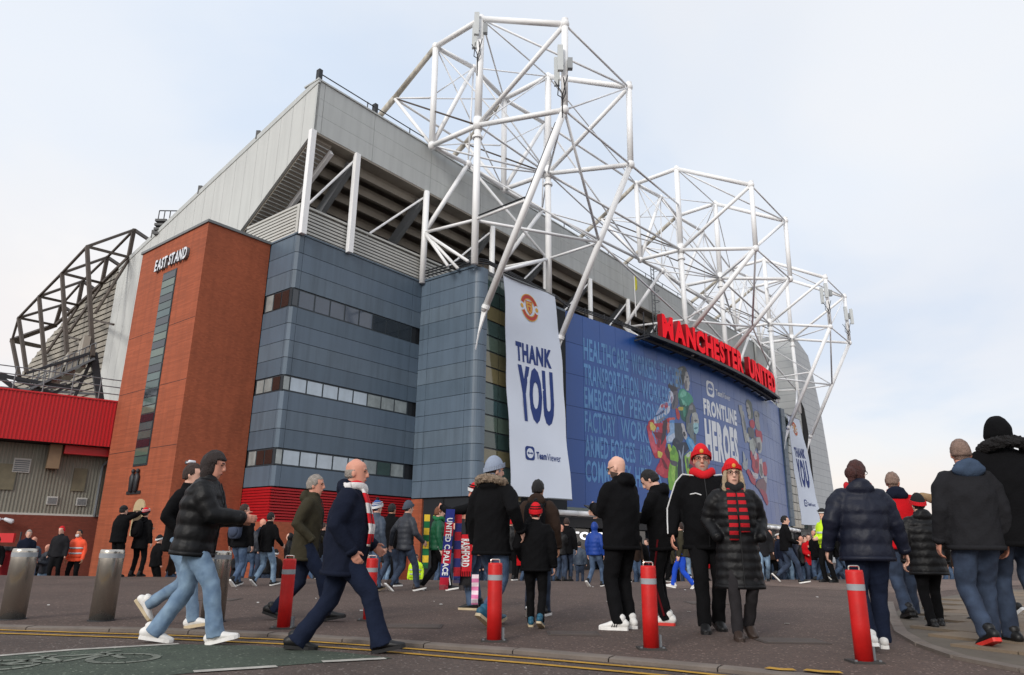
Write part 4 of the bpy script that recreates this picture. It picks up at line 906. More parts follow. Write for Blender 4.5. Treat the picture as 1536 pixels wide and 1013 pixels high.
    for a, b, r in (('K', 'CR', .10), ('CL', 'lR', .10), ('CR', 'lR', .09), ('kL', 'CR', .11), ('EL', 'lR', .09), ('FL', 'FR', .075), ('HL', 'FR', .07), ('K', 'FR', .07), ('EL', 'ER', .07), ('BL', 'BR', .07),
                    ('AL', 'BR', .075), ('AL', 'AR', .055), ('AL', 'GR', .06), ('M', 'AR', .05), ('EL', 'BR', .055), ('EL', 'FR', .075), ('K', 'lR', .065), ('GL', 'FR', .05), ('M', 'FR', .06), ('M', 'K', .06),
                    ('GL', 'HR', .05), ('IL', 'GR', .05), ('IL', 'IR', .09), ('HL', 'IR', .05), ('FL', 'AR', .045), ('m', 'k', .06), ('m', 'AR', .055), ('k', 'FR', .055), ('XL', 'XR', .08), ('GR', 'K', .05), ('YL', 'M', .045), ('YR', 'm', .045)):
        tb('rod', a, b, r, M_rod, 8)
    MB().ell(N_['M'], (.25,) * 3, nu=10, nv=7).build('node', M_white, t, smooth=True); MB().ell(N_['K'], (.3,) * 3, nu=10, nv=7).build('node', M_white, t, smooth=True)
    # props from the post down to the block roof
    for p in ((672, 398), (687, 402), (702, 391)):
        q = un(atz(*p, 17.1)); MB().tube(N_['JL'], W(uL + q[0] - 29.4, q[1], 17.05), .10, 10).build('prop', M_white, t, smooth=True)
    return t, N_
T1, NA = roof_truss(29.4, 37.0, -26.4, 'white tubular roof truss over the slate blue end block and near banner')
T2, NB = roof_truss(55.1, 63.8, -24.85, 'white tubular roof truss standing behind the red letter sign', spike=False)
T3, NC = roof_truss(81.2, 89.2, -26.1, 'white tubular roof truss at the far end of the mural beside the pale clad block')
# long ties that join one truss to the next
for a_, b_, lab in ((NA, NB, 'near'), (NB, NC, 'far')):
    tr = thing('link_ties', 'long white tie tubes linking the %s pair of roof trusses' % lab, 'truss', a_['FR'])
    for p_, q_, r_ in ((a_['FR'], b_['FL'], .10), (a_['ER'], b_['FL'] + (b_['AL'] - b_['FL']) * .55, .08), (a_['k'], b_['HL'], .13), (a_['m'], b_['GL'], .10), (a_['FR'], b_['HL'], .06), (a_['AR'], b_['GL'], .05), (a_['k'], b_['FL'], .06), (a_['m'], b_['HL'], .07), (a_['lR'], b_['CL'], .07)):
        MB().tube(p_, q_, r_, 10).build('tie_tube', M_rod, tr, smooth=True)
# black cable clipped to the near leg
cb = thing('black_cable', 'black cable clipped along the raking leg of the near white truss', 'cable', NA['EL'])
o_ = -N3 * .18 - U3 * .12
pts = [NA['EL'] + (NA['SL'] - NA['EL']) * t + o_ for t in np.linspace(.06, .44, 10)] + [NA['lL'] + (NA['CL'] - NA['lL']) * t + np.array((0, 0, .14)) - U3 * .1 for t in np.linspace(.05, .9, 8)]
MB().path(pts, .045, 6).build('run', M_black, cb)
def antenna(p, label, flip=1):
    t = thing('mobile_antenna', label, 'antenna', p, group='mobile antennas on the trusses'); p = np.array(p, float)
    for a, hgt, dz in ((0.55, 1.9, 0), (-.25, 1.7, .35)):
        d = N3 * math.cos(a * 3) * .5 * flip - U3 * .35
        d2 = -N3 * .55 * flip if a > 0 else N3 * .05 - U3 * .5
        q = p + d2; MB().box(q + np.array((0, 0, dz)), .32, .22, hgt).build('panel', mat('antenna_grey', (198, 202, 202), .5, .05), t)
        MB().bar(p, q, .08, .08).build('bracket', M_grey, t)
    MB().box(p + N3 * .38 + np.array((0, 0, .1)), .28, .3, .7).build('radio_unit', mat('unit_grey', (150, 154, 156), .5, .08), t)
    for k in range(4):
        s0 = p + N3 * (-.5 + .3 * k) - U3 * .3 + np.array((0, 0, -.85)); s1 = p - U3 * .28 + np.array((0, 0, -1.9 - .25 * k))
        mid = (s0 + s1) / 2 + N3 * .2 * (-1) ** k + np.array((0, 0, -.35))
        MB().path([s0, mid, s1, s1 - np.array((0, 0, .8))], .03, 6).build('cable', M_black, t)
antenna(NA['AL'] - np.array((0, 0, 1.1)), 'small grey mobile antenna cluster near the top of the near truss column')
antenna(NA['BL'] + (NA['EL'] - NA['BL']) * .52, 'pair of tall grey antenna panels with hanging cables on the near truss')
antenna(NC['BL'] + (NC['EL'] - NC['BL']) * .35, 'small antenna cluster on the left mast of the far truss')
antenna(NC['BR'] + (NC['ER'] - NC['BR']) * .45, 'big grey antenna cluster on the outermost mast of the far truss', -1)
# yellow pennant and ladder on the roof edge
fl = thing('yellow_pennant', 'furled yellow pennant on a thin white pole below the roof fascia', 'flag', W(47.5, -29, 18))
p0, p1 = un(atn(951, 410, -29.5)), un(atn(954, 475, -29.5))
MB().tube(W(*p0), W(*p1), .04, 8).build('pole', M_white, fl)
MB().loft([W(p0[0] + .1, p0[1], p0[2]), W(p0[0] + .25, p0[1], p0[2] - .7), W(p0[0] + .2, p0[1], p0[2] - 1.5), W(p0[0] + .1, p0[1], p0[2] - 1.7)], [.04, .14, .16, .05]).build('cloth', mat('yellow_cloth', (196, 190, 60), .8, .15), fl, smooth=True)
ld = thing('caged_ladder', 'grey caged ladder fixed to the roof fascia behind the letters', 'ladder', W(53.5, -30.8, 18))
l0 = un(atn(982, 470, -30.7))[0]
for du_ in (-.3, .3): MB().tube(W(l0 + du_, -30.75, 18.5), W(l0 + du_, -30.75, 28.3), .05, 6).build('stile', M_grey, ld)
for z in np.arange(18.8, 28.2, .45): MB().tube(W(l0 - .3, -30.75, z), W(l0 + .3, -30.75, z), .03, 6).build('rung', M_grey, ld)
for z in np.arange(20, 28.2, 1.1): MB().path([W(l0 + .38 * math.cos(a), -30.75 + .6 * math.sin(a), z) for a in np.linspace(0, math.pi, 7)], .03, 5).build('cage_hoop', M_grey, ld)

# ------------------------------------------------------------------ far clad block at the right end
far = thing('pale_clad_block', 'pale grey clad corner block of the stadium beyond the far banner', 'building', W(98, -35, BASE))
M_far = mat('pale_far_cladding', (196, 199, 200), .6, .05, .2, kind='grid', rgb2=(160, 164, 168))
prof = [(93.2, BASE), (104.9, BASE), (104.5, 8.4), (103.6, 14), (102.3, 20), (100.7, 24), (99.3, 26.6), (93.2, 28.4)]
MB().prism([W(u, -27.2, z) for u, z in prof], -N3 * 34).build('wall', M_far, far)
MB().prism([W(u, -27.15, z) for u, z in ((93.3, 4), (95.2, 4), (95.5, 12), (95.3, 16), (94.6, 18.6), (93.3, 19.5))], N3 * .05).build('recess_shade', M_dim, far)  # flat dark sheet on the wall face, painted shade of a recess
# far roofs seen through the trusses
MB().prism([W(89, -30.6, 27.2), W(93.1, -30.6, 27.0), W(93.1, -30.6, 17.1), W(89, -30.6, 17.1)], -N3 * .3).build('link_wall', M_fascia, far)

# ------------------------------------------------------------------ left: red band, sheeted wall, brick plinth
az2 = math.radians(52); D2 = np.array([math.sin(az2), math.cos(az2), 0]); Q2 = np.array([math.cos(az2), -math.sin(az2), 0])
P0 = W(17, -40.9, 0)
def V2(s, o, z): return P0 + D2 * s + Q2 * o + np.array((0, 0, z))
low = thing('low_stand', 'low stand block with red sheet band, ribbed grey wall and brick plinth', 'building', V2(-6, 0, BASE))
def ribbed(name, s0, s1, o, z0, z1, pitch, depth, m, parent):
    mb = MB(); xs_ = np.arange(s0, s1, pitch); prof_ = []
    for x in xs_: prof_ += [(x, 0), (x + pitch * .42, 0), (x + pitch * .5, -depth), (x + pitch * .92, -depth)]
    for x, dd in prof_: mb.v += [V2(x, o + dd, z0), V2(x, o + dd, z1)]
    for k in range(len(prof_) - 1): mb.f.append((2 * k, 2 * k + 2, 2 * k + 3, 2 * k + 1))
    return mb.build(name, m, parent, fix=False)
rb = ribbed('red_band', -22, .25, 0.0, 5.82, 8.28, .17, .05, M_red, low)
MB().hexa(V2(-22, -.06, 5.8), D2 * 22.2, -Q2 * 1.6, (0, 0, .05)).build('band_soffit', M_dim, low)
MB().hexa(V2(-22, .04, 8.26), D2 * 22.2, -Q2 * 1.6, (0, 0, .08)).build('band_capping', M_red, low)
MB().hexa(V2(-2.3, -.5, 5.35), D2 * 2.6, -Q2 * .4, (0, 0, .45)).build('lower_red_band', M_red, low)
ribbed('ribbed_wall', -22, 1.2, -1.35, 2.3, 5.85, .16, .05, M_sheet, low)
MB().hexa(V2(-22, -1.3, 2.2), D2 * 23, -Q2 * .2, (0, 0, .1)).build('white_flashing', M_louv, low)
MB().hexa(V2(-22, -1.28, BASE), D2 * 23, -Q2 * .3, (0, 0, 3.5)).build('brick_plinth', M_brick2, low)
MB().hexa(V2(-2.95, -1.3, 4.55), D2 * .55, Q2 * .7, (0, 0, 1.25)).build('bracket_beam', mat('tan_paint', (138, 116, 92), .7, .1), low)
for (s_, z_, w_, h_, m_) in ((-4.35, 4.3, .75, .72, M_grey), (-2.6, 2.75, .5, .42, M_grey), (-1.25, 2.75, .5, .42, M_grey), (-4.9, 3.4, .75, 1.3, mat('stained_sheet', (118, 112, 92), .7, .2)), (-1.6, 3.5, .62, 1.2, mat('stained_sheet', (118, 112, 92), .7, .2))):
    v = MB().hexa(V2(s_, -1.33, z_), D2 * w_, Q2 * .05, (0, 0, h_)).build('vent_grille' if m_ is M_grey else 'patched_sheet', M_louv if m_ is M_grey else m_, low)
    if m_ is M_grey:
        for k in range(6): MB().hexa(V2(s_ + .05, -1.28, z_ + .05 + k * (h_ - .1) / 6), D2 * (w_ - .1), Q2 * .02, (0, 0, (h_ - .1) / 6 * .6)).build('slat', M_grey, v)
fla = thing('twin_floodlamp', 'pair of small white floodlamps on the brick plinth', 'lamp', V2(-5.8, -1.2, 1.6))
c_ = V2(-4.35, -1.2, 1.95)
MB().tube(c_, c_ + Q2 * .25, .04, 8).build('arm', M_pwhite, fla)
for sgn in (-1, 1): MB().loft([c_ + Q2 * .25 + D2 * sgn * .1, c_ + Q2 * .3 + D2 * sgn * .42 + np.array((0, 0, -.12))], [.08, .13], ref=(0, 0, 1)).build('lamp_head', M_pwhite, fla, smooth=True)
dp = MB(); dp.path([V2(-.3, -1.2, 2.2), V2(-.3, -1.2, 4.9), V2(.0, -.9, 5.3)], .07, 8); dp.build('downpipe', M_grey, low)
# railings and dark plant gear standing on the red band
rl_ = MB()
for z in (8.75, 9.15, 9.55): rl_.tube(V2(-22, -.4, z), V2(.2, -.4, z), .03, 6)
for s_ in np.arange(-22, .3, 1.3): rl_.tube(V2(s_, -.4, 8.3), V2(s_, -.4, 9.6), .035, 6)
tag(rl_.build('roof_railing', M_grey), 'grey tubular railing along the top of the red band', 'railing')
pg = thing('roof_steelwork', 'tangle of dark beams, ducts and walkways above the red band', 'steelwork', V2(-8, -4, 8.3))
for (a, b, w_) in (((-40, 556), (118, 585), .4), ((-40, 535), (45, 600), .45), ((0, 560), (128, 610), .3), ((60, 600), (140, 560), .3), ((10, 600), (100, 575), .25), ((-20, 580), (150, 592), .25), ((40, 560), (135, 530), .3), ((30, 610), (60, 560), .2), ((110, 600), (135, 545), .35), ((150, 600), (140, 530), .8)):
    def bp(x, y):
        d = ray(x, y); k = ((P0 - Q2 * 5.5) @ Q2 - CAM0 @ Q2) / (d @ Q2); return CAM0 + k * d
    MB().bar(bp(*a), bp(*b), w_ * .5, w_ * .5).build('beam', M_dark if w_ > .27 else M_grey, pg)
for (x0, y0, x1, y1) in ((76, 545, 96, 575), (96, 530, 118, 562), (118, 505, 137, 550)):
    d0, d1 = bp(x0, y1), bp(x1, y0); MB().hexa((d0[0], d0[1], d0[2]), D2 * ((d1 - d0) @ D2), -Q2 * 2, (0, 0, d1[2] - d0[2])).build('plant_box', M_beige, pg)
walk = MB(); wa, wb_ = bp(45, 585), bp(140, 540); walk.bar(wa, wb_, 1.0, .12)
for t in np.linspace(0, 1, 12): p = wa + (wb_ - wa) * t; walk.tube(p, p + np.array((0, 0, 1.1)), .03, 6)
for h in (.55, 1.1): walk.tube(wa + np.array((0, 0, h)), wb_ + np.array((0, 0, h)), .03, 6)
walk.build('walkway', M_grey, pg)

# ------------------------------------------------------------------ far-left stand wall and its dark frame
ww = thing('beige_stand_wall', 'weathered beige louvred end wall of the neighbouring stand', 'wall', atu(150, 590, 20.9))
def A2(x, y, u): return un(atu(x, y, u))
pw = [A2(*p, 21.3) for p in ((186, 396), (149, 428), (110, 468), (75, 506), (40, 551), (20, 580))]
MB().prism([W(*p) for p in pw] + [W(pw[-1][0], pw[-1][1], 4), W(pw[0][0], pw[0][1], 4)], U3 * .3).build('sheet', mat('beige_joint', (104, 100, 92), .8), ww)
zmax = pw[0][2]
z = 7.0
while z < zmax:
    # the row runs from the near end back to the sloping top edge
    ns_ = [p[1] for p in pw]; zs_ = [p[2] for p in pw]
    n_end = float(np.interp(z + .3, zs_[::-1], ns_[::-1]))
    if pw[0][1] - n_end > .3: MB().hexa(W(21.28, n_end, z), N3 * (pw[0][1] - n_end), -U3 * .08 + np.array((0, 0, -.05)), (0, 0, .34)).build('slat', M_beige, ww)
    z += .45
df = thing('dark_roof_frame', 'dark brown steel roof frame over the neighbouring stand', 'truss', A2(100, 560, 17))
Pn = [(130.6, 370), (93, 410), (58.6, 445), (28, 477), (18, 511)]; Pf = [(139, 535), (101, 540), (68, 552), (40, 560), (29, 566)]
Qn = [(201, 345), (161, 386), (124, 422), (92, 458)]; qn = [(193, 386), (153, 425), (117, 458), (83, 488)]
UP_, UQ = 17.0, 20.6
def bm(a, ua, b, ub, w_, nm): MB().bar(atu(*a, ua), atu(*b, ub), w_, w_).build(nm, M_rust, df)
for i in range(5):
    bm(Pn[i], UP_, Pf[i], UP_, .22, 'post')
    if i < 4: bm(Pn[i], UP_, Pn[i + 1], UP_, .14, 'tie'); bm(Pn[i], UP_, Qn[i], UQ, .17, 'beam'); bm(Pn[i], UP_, qn[i], UQ, .17, 'beam'); bm(Qn[i], UQ, qn[i], UQ, .24, 'hanger'); bm(Qn[i], UQ, (Qn[i][0] + 30, Qn[i][1] + 20), 24, .22, 'beam')
    if i > 0 and i < 4: bm(Qn[i], UQ, Qn[i - 1], UQ, .14, 'tie'); bm(qn[i], UQ, (qn[i - 1][0], qn[i - 1][1]), UQ, .2, 'tie')
bm(Pn[4], UP_, qn[3], UQ, .3, 'beam'); bm(Pn[4], UP_, (60, 520), UQ, .3, 'beam')
for a, b in (((193, 390), (143, 470)), ((153, 428), (103, 500)), ((117, 460), (70, 530)), ((139, 480), (170, 487)), ((101, 505), (120, 510))): bm(a, UQ, b, 18.5, .14, 'tie')
cr = thing('roof_ladder_cage', 'dark ladder head and guard rail poking over the grey side wall', 'ladder', atu(243, 340, 20.9))
for k in range(4): MB().box(atu(243, 345, 20.9) + np.array((0, 0, -.4 + k * .33)), .8, .8, .18).build('step', M_dark, cr)
for dx_ in (-.4, 0, .4): MB().tube(atu(243, 345, 20.9) + np.array((dx_, 0, -.5)), atu(243, 345, 20.9) + np.array((dx_, 0, 1.5)), .04, 6).build('rail_post', M_dark, cr)
MB().tube(atu(243, 345, 20.9) + np.array((-.4, 0, 1.5)), atu(243, 345, 20.9) + np.array((1.0, 0, 1.5)), .04, 6).build('top_rail', M_dark, cr)

# ------------------------------------------------------------------ bollards
M_bred = mat('red_bollard_plastic', (200, 26, 24), 0.5, 0.16, 7, 0.08, 60, spec=0.4, streak=.28)
M_band = mat('grey_reflective_band', (150, 154, 158), 0.35, 0.10, 12)
M_steel = mat('brushed_steel', (196, 190, 180), 0.26, 0.12, 3, metal=0.9, streak=0.15)
def red_bollard(px_, label, h=.73):
    p = atz(*px_, 0); t = thing('red_bollard', label, 'bollard', p, group='red bollards along the kerb')
    x, y, z = p; R_ = .072
    MB().loft([(x, y, .0), (x, y, .3), (x, y, h - .02), (x, y, h)], [R_, R_, R_, R_ * .93], seg=24, dome=False).build('post', M_bred, t, smooth=False)
    for a0, a1 in ((.845, .775),): MB().tube((x, y, h * a1), (x, y, h * a0), R_ * 1.025, 24, cap=False).build('reflective_band', M_band, t, smooth=True)
    MB().path([(x - .045, y, h - .01), (x - .045, y, h + .022), (x - .035, y, h + .032), (x + .035, y, h + .032), (x + .045, y, h + .022), (x + .045, y, h - .01)], .007, 8).build('handle', M_steel, t)
    MB().box((x, y, .008), .25, .2, .016).build('base_plate', mat('base_dark', (58, 55, 53), .8, .2), t)
    MB().box((x + .085, y + .03, .06), .03, .06, .12).build('lock_hinge', M_grey, t)
    for sx in (-.1, .1): MB().tube((x + sx, y - .07, .016), (x + sx, y - .07, .028), .012, 6).build('bolt', M_grey, t)
    for o in t.children:
        if o.name.startswith('post') or o.name.startswith('reflective'):
            for f in o.data.polygons: f.use_smooth = len(f.vertices) == 4
for p_, l_ in (((425, 943), 'red bollard by the olive jacket walker behind the bald navy coat man'), ((553, 931), 'red bollard in front of the pair in dark jackets, furthest from the kerb'), ((741, 962), 'red bollard in front of the man with the fur hood'),
               ((977, 974), 'red bollard beside the bald man in white trainers'), ((1297, 994), 'red bollard behind the woman in the navy puffer jacket')): red_bollard(p_, l_)
def steel_bollard(px_, label, h=.80):
    p = atz(*px_, 0); x, y, z = p; t = thing('steel_bollard', label, 'bollard', p, group='wide steel bollards'); R_ = .135
    o = MB().loft([(x, y, 0), (x, y, h - .03), (x, y, h - .008), (x, y, h)], [R_, R_, R_ * .97, R_ * .9], seg=32, dome=False).build('post', M_steel, t)
    for f in o.data.polygons: f.use_smooth = len(f.vertices) == 4
    MB().tube((x, y, h * .88), (x, y, h * .945), R_ * 1.015, 32, cap=False).build('pale_band', M_band, t, smooth=True)
    MB().tube((x, y, 0.0), (x, y, .012), R_ * 1.12, 32).build('base_ring', M_dark, t)
steel_bollard((18, 929), 'wide steel bollard in front of the red stall'); steel_bollard((152, 931), 'wide steel bollard below the man photographing the tower'); steel_bollard((318, 933), 'wide steel bollard half hidden by the man in pale jeans')
# ------------------------------------------------------------------ people
PEND = []        # meshes waiting for the voxel pass: (object, voxel, decimate, wrinkle)
def rotm(yaw, pitch, roll=0):
    return np.array(Matrix.Rotation(yaw, 3, 'Z') @ Matrix.Rotation(pitch, 3, 'X') @ Matrix.Rotation(roll, 3, 'Y'))
def ik(a, b, l1, l2, hint):
    a, b, hint = (np.asarray(k, float) for k in (a, b, hint)); d = b - a; D = np.linalg.norm(d); D2_ = min(D, (l1 + l2) * .995)
    if D > D2_: b = a + d / D * D2_
    t = d / D; x = (l1 * l1 - l2 * l2 + D2_ * D2_) / (2 * D2_); h = math.sqrt(max(0, l1 * l1 - x * x))
    p = hint - (hint @ t) * t; p = nrm(p); return a + t * x + p * h, b
def lerp_path(pts, rs, n):
    pts = [np.asarray(p, float) for p in pts]; o = []; r = []
    for k in range(len(pts) - 1):
        for j in range(n): t = j / n; o.append(pts[k] * (1 - t) + pts[k + 1] * t); r.append(rs[k] * (1 - t) + rs[k + 1] * t)
    return o + [pts[-1]], r + [rs[-1]]
SKIN = {k: mat('skin_' + k, c, .55, .08, 9, spec=.35) for k, c in dict(pale=(214, 168, 148), ruddy=(206, 146, 124), tan=(190, 140, 112), grey=(196, 160, 146)).items()}
HAIRM = {k: mat('hair_' + k, c, .55, .35, 30, .9, 120) for k, c in dict(black=(24, 22, 22), brown=(56, 40, 34), dkbrown=(42, 31, 28), grey=(150, 142, 134), ginger=(120, 74, 50), blond=(176, 156, 128), redbrown=(70, 38, 34), buzz=(134, 110, 98)).items()}
def cloth(name, rgb, kind='wool', rgb2=None):
    if kind == 'puffer': return mat('nylon_' + name, rgb, .52, .16, 4, .22, 26, spec=.25)
    if kind == 'denim': return mat('denim_' + name, rgb, .85, .14, 9, .25, 120, kind='fade', rgb2=rgb2 or tuple(min(255, int(c * 1.35)) for c in rgb))
    if kind == 'shoe': return mat('shoe_' + name, rgb, .5, .12, 12)
    return mat('fabric_' + name, rgb, .9, .16, 5, .25, 60, spec=.12)
EYE = mat('eye_dark', (30, 26, 26), .3, .05); LIP = mat('lips', (150, 84, 78), .5, .1); M_wht_ = mat('white_fabric', (214, 214, 214), .85, .06)
def child(mb, name, m, root, smooth=True, vox=None, dec=None, wr=0.0, label=None):
    me = mb.mesh(name, None, smooth); me.materials.append(m)
    o = bpy.data.objects.new(name, me); COL.objects.link(o); o.parent = root
    if vox: PEND.append((o, vox, dec, wr))
    if label: o['label'] = label
    return o
def person(label, feet=None, head_y=None, az=0., H=None, pose=None, fit=None, q=2, pos=None, group=None, cat='person', zg=None):
    pose, fit = pose or {}, fit or {}
    if pos is None: pos = atz(*feet, 0.0 if zg is None else zg)
    if H is None: H = hpx(pose.get('hx', feet[0]), head_y, pos) - pos[2]
    S_ = H / 1.75; SEG = 16 if q == 2 else 12
    lean = math.tan(math.radians(pose.get('lean', 2))); bulk = fit.get('bulk', 1.0)
    st_ = pose.get('stride', 0.0); lead = pose.get('lead', 1)
    # ankles: x side, y forward
    ank = {}
    toe = {1: pose.get('toeR', 0), -1: pose.get('toeL', 0)}; pit = {1: 0., -1: 0.}
    for s in (-1, 1):
        if st_: y = st_ * (.5 if s == lead else -.5)
        else: y = .03 * s
        z = .085
        if st_ and s != lead and st_ > .25: z += pose.get('heel', .09); pit[s] = -math.radians(pose.get('heelpitch', 38)); y += .02
        if st_ and s == lead and st_ > .45: pit[s] = math.radians(pose.get('leadpitch', 10)); z += .012
        ank[s] = np.array([s * (.085 if st_ else pose.get('stance', .11)), y, z])
    hz_ = .93
    for s in (-1, 1):
        d = np.hypot(ank[s][1], abs(ank[s][0]) - .09); hz_ = min(hz_, math.sqrt(max(.3, (.855 * .998) ** 2 - d * d)) + ank[s][2])
    hipc = np.array([0, 0, hz_]); drop = hz_ - .93
    def T(z): return np.array([0, (z - .93) * lean, z + drop])        # spine point for a standing height z
    knee, hip = {}, {}
    for s in (-1, 1):
        hip[s] = np.array([s * .09, 0, hz_ - .01]); knee[s], ank[s] = ik(hip[s], ank[s], .435, .42, (s * .08, 1, .15))
    sh, elb, wr = {}, {}, {}
    arms = {1: pose.get('R', 'hang'), -1: pose.get('L', 'hang')}
    tw = math.radians(pose.get('twist', 0)); Rt = rotm(tw, 0)
    for s in (-1, 1):
        sh[s] = T(1.41) + Rt @ np.array([s * .185 * (1 + .1 * (bulk - 1)), 0, 0]); a = arms[s]
        if isinstance(a, str):
            tg = dict(hang=(s * .27, .06, .88), back=(s * .27, -.17, .92), fwd=(s * .25, .26, .98), pocket=(s * .22, .12, .98), phone=(s * .07, .34, 1.22), chest=(s * .02, .30, 1.16), up=(s * .10, .42, 1.60), belly=(s * .08, .28, 1.06))[a]
        else: tg = a
        tg = T(0) * 0 + np.array([tg[0], tg[1] + (tg[2] - .93) * lean, tg[2] + drop]); tg = tg if isinstance(a, str) and a in ('hang', 'back', 'fwd') else Rt @ tg
        elb[s], wr[s] = ik(sh[s], tg, .285, .265, Rt @ np.array((s * .55, -1, -.35)))
    # head frame
    hy, hp = math.radians(pose.get('yaw', 0)) + tw, math.radians(pose.get('nod', 0))
    RH = rotm(-hy, hp); piv = T(1.53) + np.array((0, .005, 0))
    hc = lambda p: piv + RH @ (np.asarray(p, float) + np.array((0, .012, .10)))
    b = MB()
    rings = [(-.118, .022, .024, .060), (-.108, .040, .040, .052), (-.085, .052, .062, .034), (-.05, .062, .080, .014), (-.01, .069, .091, .003), (.03, .075, .098, -.004), (.065, .073, .096, -.006), (.093, .058, .078, -.008), (.110, .034, .048, -.008)]
    b.loft([hc((0, y, z)) for z, rx, ry, y in rings], [(rx, ry) for z, rx, ry, y in rings], ref=RH @ np.array((1., 0, 0)), seg=18)
    b.loft([hc((0, .092, .018)), hc((0, .106, -.012)), hc((0, .108, -.030)), hc((0, .090, -.038))], [.009, .014, .017, .010], seg=8)
    b.ell(hc((0, .088, .028)), (.050, .016, .011), R=RH, nu=10, nv=6)                # brow
    b.ell(hc((0, .082, -.066)), (.026, .016, .014), R=RH, nu=10, nv=6)               # mouth
    for s in (-1, 1): b.ell(hc((s * .074, -.012, -.012)), (.012, .022, .034), R=RH, nu=8, nv=6)
    b.loft([T(1.44) + (0, -.015, 0), hc((0, -.02, -.07))], [.062, .056], seg=14)
    b.loft([T(.90), T(1.05), T(1.25), T(1.38), T(1.45)], [(.14, .09), (.13, .09), (.155, .10), (.155, .085), (.07, .06)], ref=Rt @ np.array((1., 0, 0)), seg=16)
    for s in (-1, 1):
        b.loft([sh[s] - np.array((s * .03, 0, 0)), elb[s], wr[s]], [.048, .038, .028], seg=10); b.loft([hip[s], knee[s], ank[s]], [.075, .05, .030], seg=10)
        fd = np.array((math.sin(math.radians(toe[s])), math.cos(math.radians(toe[s])), 0)); Rq = np.array(Matrix.Rotation(-math.radians(toe[s] + s * 6), 3, 'Z') @ Matrix.Rotation(pit[s], 3, 'X')); b.loft([ank[s] + Rq @ np.array((0, -.03, -.03)), ank[s] + Rq @ np.array((0, .10, -.058))], [.024, .018], seg=8)
        # hand: palm, four bent fingers of unequal length, thumb from the side of the palm
        if arms[s] != 'pocket':
            d = nrm(wr[s] - elb[s]); inn = np.array((-s, .0, 0.)); inn = Rt @ inn; pal = nrm(inn - (inn @ d) * d); acr = nrm(np.cross(d, pal))
            if acr[1] < 0: acr = -acr
            pc_ = wr[s] + d * .055
            b.loft([wr[s] - d * .01, wr[s] + d * .03, wr[s] + d * .085], [(.026, .019), (.040, .017), (.043, .015)], ref=acr, seg=10)
            if q >= 1:
                for k, ln in enumerate((.062, .074, .070, .054)):
                    o0 = wr[s] + d * .085 + acr * (.031 - .021 * k); c1 = o0 + d * ln * .55 + pal * ln * .12; c2 = c1 + d * ln * .34 + pal * ln * .38; c3 = c2 + d * ln * .08 + pal * ln * .34
                    b.loft([o0, c1, c2, c3], [.0092, .0088, .008, .007], seg=8)
                t0 = wr[s] + d * .03 + acr * .034; b.loft([t0, t0 + acr * .026 + d * .034 + pal * .01, t0 + acr * .028 + d * .066 + pal * .022], [.013, .0105, .008], seg=8)
    skin = SKIN[fit.get('skin', 'pale')]
    me = b.mesh('person', None, True); me.materials.append(skin)
    root = bpy.data.objects.new('person', me); COL.objects.link(root)
    PEND.append((root, {2: .0078, 1: .012, 0: .02}[q], {2: .32, 1: .6, 0: None}[q], 0))
    root.location = pos; root.rotation_euler[2] = -math.radians(az); root.scale = (S_,) * 3
    tag(root, label, cat, group)
    # ---- jacket
    jm, jt, hem = fit['jacket'], fit.get('jtype', 'plain'), fit.get('hem', .80); puff = jt == 'puffer'
    J = MB(); zs = np.arange(hem, 1.47, .018 if puff else .05); per = fit.get('per', .105)
    prof_z = [.40, .60, .80, .95, 1.08, 1.25, 1.36, 1.42, 1.455, 1.49]; belly = fit.get('belly', 0)
    pw_ = [.235, .215, .20, .190, .186, .203, .200, .165, .12, .095]; pd_ = [.175, .16, .150, .145 + belly, .145 + belly, .152 + belly * .4, .130, .108, .095, .088]
    wmul = fit.get('wide', 1.0); pd_ = [v * (1.12 if puff or q < 2 else 1.08) for v in pd_]
    cs, rs = [], []
    for z in list(zs) + [1.49]:
        f = 1.0
        if puff and z < 1.40: f = 1.0 + .085 * (abs(math.sin(math.pi * (z - hem) / per)) ** .6 - .6)
        yo = .02 if z < .9 else 0
        cs.append(T(z) + np.array((0, yo * 0 + belly * .5 * max(0, 1 - abs(z - 1.0) / .3), 0))); rs.append((float(np.interp(z, prof_z, pw_)) * f * wmul, float(np.interp(z, prof_z, pd_)) * f * (1 + .6 * (wmul - 1))))
    J.loft(cs, rs, ref=Rt @ np.array((1., 0, 0)), seg=SEG + 4, dome=False)
    sl = fit.get('sleeve', 1.0)
    for s in (-1, 1):
        end = wr[s] + nrm(wr[s] - elb[s]) * .015
        P_, R_ = lerp_path([sh[s] - np.array((s * .05, 0, -.005)), sh[s] + nrm(elb[s] - sh[s]) * .09, elb[s], end], [.085 * sl, .082 * sl, .068 * sl, .050 * sl], 7 if puff else 3)
        if puff: R_ = [r * (1 + .11 * (abs(math.sin(i * math.pi / 3.2)) - .5)) for i, r in enumerate(R_)]
        J.loft(P_, R_, seg=SEG)
    if fit.get('collar', True): J.loft([T(1.42), T(1.50), T(1.545) + (0, .004, 0)], [(.115, .10), (.088, .088), (.082, .086)], seg=16, dome=False)
    hood = fit.get('hood')
